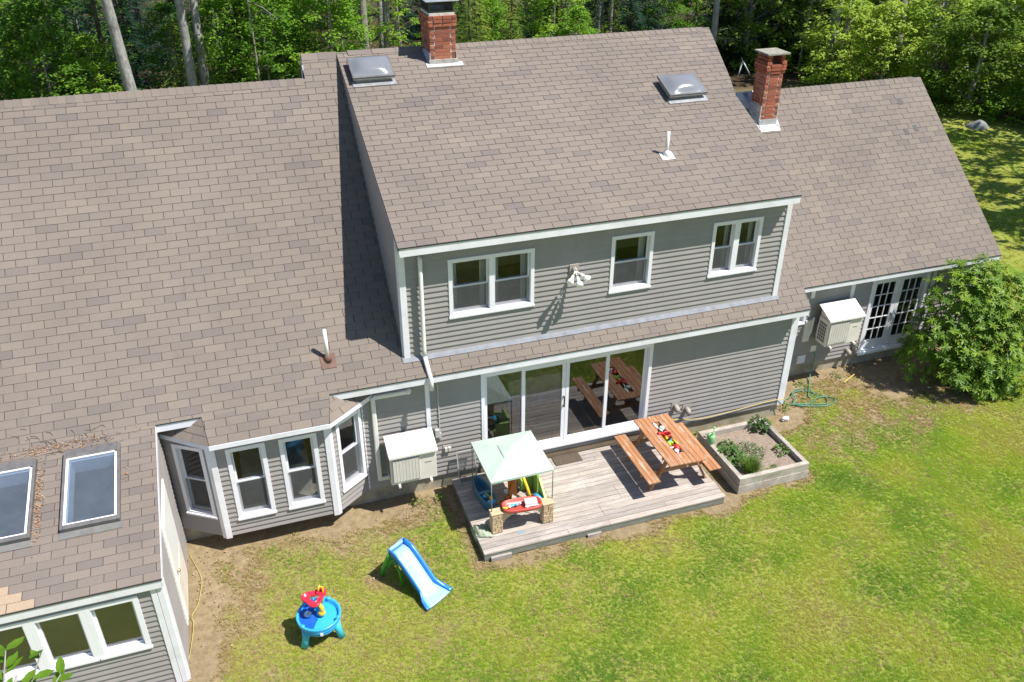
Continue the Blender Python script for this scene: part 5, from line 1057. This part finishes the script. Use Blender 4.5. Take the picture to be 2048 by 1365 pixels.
def crown_leafy(seed, z0, z1, r, ncl, lpc, ls, mat, flat=.35, low=.25, cs=.26):
    rg = random.Random(seed); m = MB(); cl = []
    for i in range(ncl):
        t = rg.random(); a = rg.uniform(0, 2*PI); prof = math.sin(PI*min(1, (t*.85+low*.6)))**.6; q = r*prof*math.sqrt(rg.uniform(.15, 1))*(1+.35*noise.noise(Vector((math.cos(a)*1.3, math.sin(a)*1.3, t*2.5+seed)))); cl.append((q*math.cos(a), q*math.sin(a), z0+(z1-z0)*t, a))
    for x, y, z, a in cl:
        cr = rg.uniform(.35, .75)*r*cs; tilt = rg.uniform(-.2, .45)
        for j in range(lpc):
            b_ = rg.uniform(0, 2*PI); q = cr*math.sqrt(rg.random()); ox, oy = q*math.cos(b_), q*math.sin(b_); p = Vector((x+ox, y+oy, z-tilt*(ox*math.cos(a)+oy*math.sin(a))+rg.gauss(0, cr*flat)))
            d = Vector((math.cos(b_)+math.cos(a)*.6, math.sin(b_)+math.sin(a)*.6, rg.uniform(-.9, .15))).normalized(); s = d.cross(Vector((rg.uniform(-.5, .5), rg.uniform(-.5, .5), 1))).normalized(); L = ls*rg.uniform(.6, 1.3); nn = s.cross(d)
            m.add([p, p+d*L*.45+s*L*.36, p+d*L, p+d*L*.45-s*L*.36], [(0, 1, 2), (0, 2, 3)])
    return m.mesh('crown', mat), cl
def trunk_mesh(h, r, cl=None, seed=0, bend=.2, mat=None, stubs=0, nl=22):
    rg = random.Random(seed); m = MB(); pts = []; bx, by = rg.uniform(-bend, bend), rg.uniform(-bend, bend)
    for i in range(9):
        t = i/8; pts.append(Vector((bx*t*t+.05*math.sin(t*5+seed), by*t*t+.05*math.cos(t*4+seed), h*t-.15)))
    m.tube(pts, [r*(1.28 if i == 0 else (1-.8*(i/8)**1.1)) for i in range(9)], 10)
    at = lambda z: pts[min(8, max(0, int(z/h*8)))]
    if cl:
        for x, y, z, a in rg.sample(cl, min(nl, len(cl))):
            zb = max(.3, min(h*.95, z-.35*math.hypot(x, y)-.1)); b_ = at(zb); b_ = Vector((b_.x, b_.y, zb)); e = Vector((x, y, z)); md = (b_+e)/2+Vector((0, 0, .12*(e-b_).length))
            m.tube([b_, md, e], [r*.26, r*.14, r*.04], 5)
    for i in range(stubs):
        z = rg.uniform(1.5, h*.85); b_ = at(z); b_ = Vector((b_.x, b_.y, z)); a = rg.uniform(0, 6.28); L = rg.uniform(.6, 1.8); e = b_+Vector((math.cos(a)*L, math.sin(a)*L, rg.uniform(-.6, .3))); m.tube([b_, (b_+e)/2+Vector((0, 0, .1)), e], [.035, .022, .008], 5)
        for k in range(3):
            f = b_.lerp(e, rg.uniform(.4, .9)); g = f+Vector((rg.uniform(-.4, .4), rg.uniform(-.4, .4), rg.uniform(-.5, .1))); m.tube([f, g], [.012, .004], 4)
    return m.mesh('trunk', mat or M_BARK, True)
def crown_conifer(seed, z0, z1, r, levels, per, mat, droop=.25, dens=1.0):
    rg = random.Random(seed); m = MB()
    for l in range(levels):
        t = l/(levels-1); z = z0+(z1-z0)*t; R = r*(1-t)**.8+.12; nb = max(4, int(per*(1-.45*t)))
        for k in range(nb):
            a = 2*PI*k/nb+rg.uniform(-.35, .35)+l*.7; L = R*rg.uniform(.7, 1.1); zz = z+rg.uniform(-.15, .15); n = max(4, int(L*9*dens)); ca, sa = math.cos(a), math.sin(a)
            for i in range(n):
                u = .18+.82*(i+rg.random())/n; c = Vector((ca*L*u, sa*L*u, zz-droop*L*u*u+.06*math.sin(u*3)))
                for s in (-1, 1):
                    w_ = L*.30*(1.08-u)*rg.uniform(.7, 1.25)+.07; b_ = a+s*rg.uniform(.6, 1.1); d = Vector((math.cos(b_), math.sin(b_), rg.uniform(-.35, .02))).normalized(); q = d.cross(Vector((0, 0, 1))).normalized()*(.024+.03*w_)
                    e = c+d*w_; m.add([c-q*.6, c+q*.6, c+d*w_*.55+q, e, c+d*w_*.55-q], [(0, 1, 2, 3, 4)])
    return m.mesh('crown', mat)
VAR = {}; UNLAB = []; TREES = []
def variant(kind, k):
    if (kind, k) in VAR: return VAR[kind, k]
    s = 100*k+len(kind)
    if kind == 'maple': cm, cl = crown_leafy(s, .5, 7.5, 2.2, 210, 44, .165, M_LEAF); tm = trunk_mesh(7.6, .085, cl, s, .35, M_BARK)
    elif kind == 'yellow': cm, cl = crown_leafy(s, .2, 5.6, 3.0, 210, 38, .19, M_LEAFY, .3, .25, .22); tm = trunk_mesh(5.6, .16, cl, s, .5, M_BARKP, 2)
    elif kind == 'tall': cm, cl = crown_leafy(s, 6.8, 12.5, 2.3, 64, 34, .22, M_LEAF); tm = trunk_mesh(13, .21, cl, s, .5, M_BARK if k % 2 else M_BARKP, 0, 12)
    elif kind == 'thin': cm, cl = crown_leafy(s, 3.4, 9, 1.3, 50, 34, .16, M_LEAF); tm = trunk_mesh(9.5, .06, cl, s, .5, M_BARK, 3, 8)
    elif kind == 'birch': cm, cl = crown_leafy(s, 4.2, 11, 1.8, 70, 34, .15, M_LEAF); tm = trunk_mesh(11.5, .17, cl, s, .4, M_LBIRCH, 2, 10)
    elif kind == 'snag': cm, cl = crown_leafy(s, 7.5, 11, 1.2, 30, 24, .18, M_LEAF); tm = trunk_mesh(12, .22, cl, s, .2, M_BARKP, 20, 6)
    elif kind == 'fir': cm = crown_conifer(s, .5, 9.5, 2.0, 30, 9, M_FIR, .22); tm = trunk_mesh(9.8, .14, None, s, .1, M_BARKD)
    elif kind == 'hemlock': cm = crown_conifer(s, .35, 8.5, 2.1, 26, 9, M_HEM, .35, .9); tm = trunk_mesh(8.7, .12, None, s, .1, M_BARKD)
    elif kind == 'scrub': cm, cl = crown_leafy(s, .1, 2.0, 1.3, 60, 34, .13, M_LEAF, .4, .5); tm = trunk_mesh(1.8, .04, cl, s, .2, M_BARKD)
    VAR[kind, k] = (tm, cm); return VAR[kind, k]
NAMES = dict(maple='leafy_tree', yellow='maple_tree', tall='tall_tree', thin='slender_tree', birch='birch_tree', snag='dead_branched_tree', fir='fir_tree', hemlock='hemlock_tree', scrub='shrub')
GEN = dict(maple='bright green leafy young tree among others in the wood', yellow='yellow green leafy tree among others at the right wood edge', tall='tall grey trunked tree standing deep in the wood', thin='slender bare stemmed tree standing in the wood', birch='pale birch deep in the wood', snag='pale tree with dead lower branches in the wood', fir='dark fir among others in the wood', hemlock='light green hemlock among others in the wood', scrub='low green shrub on the wood floor')
def tree(kind, k, x, y, s=1.0, rot=0.0, lean=(0, 0), label=None, z=0.0):
    tm, cm = variant(kind, k); cat = 'shrub' if kind == 'scrub' else 'tree'
    o = bpy.data.objects.new(NAMES[kind], None); COL.objects.link(o); o.location = (x, y, z-.05); o.rotation_euler = (lean[0], lean[1], rot); o.scale = (s, s, s); tag(o, label or GEN[kind], cat, None if label else 'trees and shrubs of the wood: '+kind)
    if not label: UNLAB.append((kind, o))
    TREES.append(o)
    for nm, me in (('trunk', tm), ('crown', cm)):
        c = bpy.data.objects.new(nm, me); c.parent = o; COL.objects.link(c)
    return o
# the trees one can pick out
for a in (('tall', 0, -2.35, 22, 1.15, .5, (0, -.06), 'thick grey leaning trunk behind the left end of the roof'),
          ('tall', 2, -.55, 24, 1.05, 2.0, (0, -.03), 'left trunk of the pale twin tree behind the roof'), ('tall', 4, .02, 24.2, 1.0, 4.0, (0, -.02), 'right trunk of the pale twin tree behind the roof'),
          ('tall', 1, -5.6, 26, .8, 1.0, (0, -.04), 'thin grey tree left of the leafy maple behind the roof'), ('birch', 0, -6.2, 32, 1.0, .3, (0, -.05), 'white barked birch above the left end of the roof'),
          ('maple', 0, -5.4, 23, .80, .7, (0, 0), 'bright leafy young tree at the upper left corner'), ('fir', 0, -3.4, 24.5, .95, 0, (0, 0), 'dark fir just left of the thick leaning trunk'),
          ('maple', 1, .9, 25.5, .82, 2.2, (0, 0), 'leafy tree directly right of the pale twin trunks'), ('maple', 2, 2.5, 25, .84, 4.2, (0, 0), 'large leafy tree left of the roof step'),
          ('hemlock', 0, 4.0, 26, .70, 0, (0, 0), 'yellow green hemlock behind the roof step'), ('thin', 0, 2.1, 22.5, .9, 0, (0, 0), 'slender pale stem before the leafy tree left of the roof step'),
          ('tall', 3, 7.75, 26, .95, 2.5, (0, 0), 'straight grey trunk left of the wide chimney'), ('thin', 1, 8.3, 25, .85, 1, (0, -.03), 'thin leaning stem close to the wide chimney'), ('thin', 2, 5.9, 27, 1.1, 2, (0, 0), 'wavy slender trunk above the left dome skylight'),
          ('hemlock', 1, 12.4, 28, .72, 1, (0, 0), 'golden green hemlock right of the wide chimney'), ('hemlock', 2, 14.6, 29.5, .7, 2, (0, 0), 'drooping hemlock behind the middle of the main ridge'),
          ('snag', 0, 18.4, 31, .95, 0, (0, 0), 'pale dead branched trunk behind the middle of the ridge'), ('tall', 5, 20.6, 30.5, .9, 3, (0, 0), 'mossy grey trunk behind the ridge right of the dead branches'), ('maple', 3, 22.6, 28.5, .66, 1, (0, 0), 'leafy tree behind the right end of the main ridge'),
          ('snag', 1, 25.6, 28.5, .95, 2, (0, 0), 'bare branched grey tree beside the right end of the main ridge'), ('fir', 1, 27.6, 31, 1.1, 1, (0, 0), 'dark fir left of the slim chimney'),
          ('tall', 6, 31.7, 26.6, 1.35, 1, (0, .04), 'thick rough trunk right of the slim chimney'), ('tall', 7, 34.2, 24.6, 1.6, 3, (0, .05), 'stout pale trunk behind the wing ridge'), ('fir', 2, 30.4, 29.5, 1.0, 3, (0, 0), 'dark fir between the slim chimney and the rough trunk'),
          ('yellow', 0, 33.2, 18.2, .85, 0, (0, 0), 'broad yellow green maple leaning over the lawn strip'), ('yellow', 1, 36.2, 14.0, .95, 2, (0, 0), 'yellow green maple at the right edge of the view'), ('yellow', 2, 31.5, 22.2, .75, 4, (0, 0), 'yellow green maple behind the end of the wing ridge'),
          ('hemlock', 3, 31.4, 25.4, .55, 0, (0, 0), 'low ferny hemlock in front of the rough trunk')): tree(*a)
rg = random.Random(12)
FIXED = [(-2.35, 22), (-.4, 24), (7.75, 26), (20.6, 30.5), (31.7, 26.6), (34.2, 24.6)]
rows = [(24.0, -9, 19, 3.0, ('maple', 'maple', 'hemlock')), (27.5, -12, 31, 2.6, ('maple', 'fir', 'maple', 'hemlock', 'thin')), (31.5, -14, 40, 2.8, ('fir', 'maple', 'tall', 'hemlock', 'fir')), (36, -16, 48, 3.2, ('maple', 'fir', 'tall', 'maple', 'fir')), (41.5, -18, 56, 3.6, ('fir', 'maple', 'fir', 'tall')), (48, -12, 32, 4.2, ('fir', 'maple', 'fir'))]
for y, x0, x1, st, kinds in rows:
    x = x0
    while x < x1:
        k = rg.choice(kinds); xx, yy = x+rg.uniform(-.8, .8), y+rg.uniform(-1.4, 1.4)-(4.5*sst(28, 42, x) if y < 45 else 0)
        pv = Vector((xx, yy, 2))-Vector(CAM_POS); pu = 1024+FPX*pv.dot(_r)/pv.dot(_f)
        if -120 < pu < 2180 and not (y < 30 and 6.5 < xx < 9.5) and not (24 < xx < 30 and yy < 29.5): tree(k, rg.randint(0, 3), xx, yy, rg.uniform(.8, 1.2)*(.74 if k in ('maple', 'hemlock') and y < 33 else 1), rg.uniform(0, 6.28), z=.2*nz(xx, yy, .13, 6))
        x += st*rg.uniform(.75, 1.25)
for x, y, s in ((36.4, 18.0, 1.2), (38.8, 20.5, 1.2), (35.4, 27.5, 1.1), (41, 25, 1.3), (33.6, 21.2, .95), (30.2, 24.0, .8), (28.6, 29.8, 1.0), (33.4, 29.4, 1.1)): tree('yellow', rg.randint(0, 2), x, y, s, rg.uniform(0, 6.28))
for x, y, s in ((34.4, 14.6, 1.1), (33.6, 16.2, .9), (31.8, 19.5, .8), (28.8, 27.6, .8), (33.0, 23.0, .9)): tree('scrub', rg.randint(0, 2), x, y, s, rg.uniform(0, 6.28))
# trees beyond the right edge that shade the lawn strip
for x, y, s, k in ((29.2, 4.6, 1.0, 'maple'), (32.2, 7.6, 1.1, 'tall'), (29.6, 3.6, 1.1, 'tall'), (27.9, 5.4, 1.05, 'tall'), (34.4, 10.8, 1.1, 'tall')): tree(k, rg.randint(0, 2), x, y, s, rg.uniform(0, 6.28), label=None)
# ================================================================== RHODODENDRON
M_RHO = leaf_mat('rhododendron_leaf', [(.28, (.095, .185, .018)), (.44, (.23, .35, .030)), (.6, (.40, .50, .050)), (.8, (.56, .60, .12))], .4, .24, False, obj_noise=2.6)
t = thing('rhododendron', 'large glossy green rhododendron bush beside the french doors', 'bush', (15.7, 0.0, 0)); rg = random.Random(14); m, st = MB(), MB()
lobes = [(15.55, .15, 1.9, .95, .80, .95), (16.4, .0, 1.75, .90, .85, .90), (15.0, .05, 1.30, .72, .70, .80), (16.9, -.15, 1.15, .70, .75, .85), (15.9, -.45, 1.05, .95, .70, .80), (15.4, -.55, .60, .75, .55, .55), (16.3, -.75, .50, .70, .50, .50), (14.75, .15, .75, .55, .55, .60), (15.9, .25, 2.45, .60, .55, .50), (15.75, -.85, .28, .45, .35, .3)]
for (cx, cy, cz, rx, ry, rz) in lobes:
    for i in range(int(230*rx*ry*rz/.6+48)):
        a = rg.uniform(0, 2*PI); w_ = rg.uniform(-.75, 1); h = math.sqrt(max(0, 1-w_*w_)); dv = Vector((h*math.cos(a), h*math.sin(a), w_)); k = (rg.uniform(.70, 1.03) if rg.random() > .1 else rg.uniform(1.03, 1.12))*(1+.16*noise.noise(dv*3+Vector((cx, cy, cz)))); p = Vector((cx+dv.x*rx*k, cy+dv.y*ry*k, cz+dv.z*rz*k))
        if p.z < .12 or p.y > 1.1: continue
        ax_ = (dv+Vector((0, 0, .9))+Vector((.35, -.3, .3))*.5).normalized(); e1 = ax_.cross(Vector((0, 1, .3))).normalized(); e2 = ax_.cross(e1); nl = rg.randint(8, 11); L0 = rg.uniform(.10, .15); ph = rg.uniform(0, 6)
        for j in range(nl):
            b_ = ph+2*PI*j/nl+rg.uniform(-.2, .2); d = (e1*math.cos(b_)+e2*math.sin(b_)+ax_*rg.uniform(-.15, .55)).normalized(); s = d.cross(ax_).normalized(); L = L0*rg.uniform(.75, 1.2); up = ax_
            m.add([p, p+d*L*.35+s*L*.12, p+d*L*.75+s*L*.11-up*L*.04, p+d*L-up*L*.10, p+d*L*.75-s*L*.11-up*L*.04, p+d*L*.35-s*L*.12, p+d*L*.5-up*L*.045], [(0, 1, 6), (1, 2, 6), (2, 3, 6), (3, 4, 6), (4, 5, 6), (5, 0, 6)])
for i in range(36):
    l = rg.choice(lobes); e = Vector((l[0]+rg.uniform(-.5, .5)*l[3], l[1]+rg.uniform(-.5, .5)*l[4], l[2]+rg.uniform(-.3, .5)*l[5])); b_ = Vector((15.75+rg.uniform(-.25, .25), .1+rg.uniform(-.2, .2), 0)); st.tube([b_, b_.lerp(e, .5)+Vector((rg.uniform(-.15, .15), rg.uniform(-.15, .15), .1)), e], [.03, .02, .008], 5)
m.build('foliage', M_RHO, t); st.build('stems', M_BARKD, t)
# ================================================================== BRANCH TOP IN THE FOREGROUND
M_FGL = leaf_mat('near_leaf', [(.2, (.07, .15, .014)), (.5, (.12, .23, .02)), (.8, (.19, .30, .03))], .6, .4, False, obj_noise=5)
t = thing('young_tree', 'leafy top of a young tree before the sunroom windows', 'tree', (-1.5, -9.75, 0)); rg = random.Random(3); m, st = MB(), MB()
st.tube([(-1.5, -9.75, -.1), (-1.45, -9.75, 3), (-1.35, -9.7, 5.8), (-1.2, -9.58, 6.9), (-.98, -9.40, 7.46)], [.06, .05, .03, .014, .006], 8)
tw = [((-1.2, -9.58, 6.9), (-.86, -9.33, 7.52)), ((-1.12, -9.5, 7.15), (-1.02, -9.30, 7.54)), ((-1.15, -9.55, 6.95), (-.80, -9.40, 7.40)), ((-1.25, -9.6, 6.8), (-1.12, -9.34, 7.40))]
for i in range(26):
    a = rg.uniform(0, 6.28); z = rg.uniform(4.0, 6.4); q = rg.uniform(.3, .8)*(1-.3*(z-4)/2.4); b_ = (-1.4, -9.72, z-.3); tw.append((b_, (-1.45+q*math.cos(a)*.8, -9.9+q*math.sin(a)*.6, z)))
for b_, e in tw:
    b_, e = Vector(b_), Vector(e); st.tube([b_, e], [.008, .003], 5)
    for i in range(11):
        p = b_.lerp(e, .35+.65*i/10); a = rg.uniform(0, 6.28); d = Vector((math.cos(a), math.sin(a), rg.uniform(-.25, .5))).normalized(); s = d.cross(Vector((rg.uniform(-.3, .3), rg.uniform(-.3, .3), 1))).normalized(); L = rg.uniform(.07, .12); up = s.cross(d)
        m.add([p, p+d*L*.3+s*L*.2, p+d*L*.65+s*L*.19, p+d*L, p+d*L*.65-s*L*.19, p+d*L*.3-s*L*.2, p+d*L*.45-up*L*.04], [(0, 1, 6), (1, 2, 6), (2, 3, 6), (3, 4, 6), (4, 5, 6), (5, 0, 6)])
m.build('leaves', M_FGL, t); st.build('trunk', M_BARK, t, True)
# ================================================================== SMALL THINGS FAR BEHIND
m = MB(); m.ball((31.64, 15.9, -.02), .52, 12, 1, .8, .6); rg = random.Random(2); m.v = [(x+.12*noise.noise(Vector((x*3, y*3, z*3))), y+.12*noise.noise(Vector((x*3, y*3, z*3+9))), z+.1*noise.noise(Vector((x*3, y*3, z*3+5)))) for x, y, z in m.v]
m.build('boulder', plain('grey_boulder', (.20, .205, .21), .9, .45, 5, .6), None, label='lone grey boulder on the shaded lawn strip at right', cat='boulder')
t = thing('swing_frame', 'small white metal frame on the lawn behind the slim chimney', 'frame', (26.9, 27.4, 0)); M_SW = plain('white_tube', (.7, .72, .75), .4, .05, 4)
for nm, a, b_ in (('front_leg', (26.6, 27.2, 0), (26.9, 27.4, .75)), ('rear_leg', (27.35, 27.2, 0), (26.9, 27.4, .75))): MB().tube([a, b_], .035, 8).build(nm, M_SW, t, True)
MB().tube([(26.9, 27.4, .75), (27.3, 28.2, .75)], .025, 8).build('top_bar', M_SW, t, True)
rgw = random.Random(40)
for i, (x, y, h) in enumerate(((8.55, -.22, .28), (8.85, -.18, .2), (9.3, -.16, .16), (9.75, -.2, .14), (10.5, -.25, .13), (2.75, -.30, .14), (3.2, -.35, .12), (11.2, .15, .14), (13.1, .9, .12), (12.1, .85, .12))):
    leafy('weed', 'small green weed '+('left of the raised bed below the taller wall vent', 'behind the left timber of the raised bed', 'behind the middle of the raised bed', 'behind the right half of the raised bed', 'between the raised bed and the right house corner', 'in the soil beneath the heat pump by the bay', 'between that heat pump and the deck corner', 'just right of the house corner near the hose', 'in the soil below the left french door', 'under the heat pump by the french doors')[i], (x, y, 0), .12, h, 26, .06, M_PLG, 60+i, 'weeds along the house walls', 4)
print('shingle objects', len(SINGLES), 'objects', len(bpy.data.objects))

LAND = ((150, 'the far left end of the roof'), (300, 'the thick leaning trunk'), (450, 'the pale twin trunks'), (590, 'the left roof ridge'), (720, 'the roof step'), (830, 'the left dome skylight'), (960, 'the wide chimney'), (1100, 'the left half of the main ridge'), (1250, 'the middle of the main ridge'), (1440, 'the right end of the main ridge'), (1600, 'the slim chimney'), (1720, 'the rough trunk'), (1860, 'the wing ridge'), (5000, 'the shaded lawn strip'))
KIND = dict(maple='bright green leafy tree', yellow='yellow green maple', tall='tall grey trunk', thin='slender stem', birch='pale birch', snag='dead branched tree', fir='dark fir', hemlock='light hemlock', scrub='low green shrub')
ORD = ('nearest', 'second nearest', 'third nearest', 'fourth nearest', 'fifth nearest', 'sixth nearest', 'seventh nearest', 'eighth nearest', 'ninth nearest', 'tenth nearest', 'eleventh nearest', 'twelfth nearest', 'farthest'); seen = {}
for kind, o in sorted(UNLAB, key=lambda q: (Vector(q[1].location)-Vector(CAM_POS)).length):
    pv = Vector(o.location)+Vector((0, 0, 2))-Vector(CAM_POS); pu = 1024+FPX*pv.dot(_r)/pv.dot(_f)
    ld_ = next(n for u, n in LAND if pu < u); k = seen.get((kind, ld_), 0); seen[kind, ld_] = k+1
    o['label'] = '%s behind %s, %s such one' % (KIND[kind], ld_, ORD[min(k, 12)])
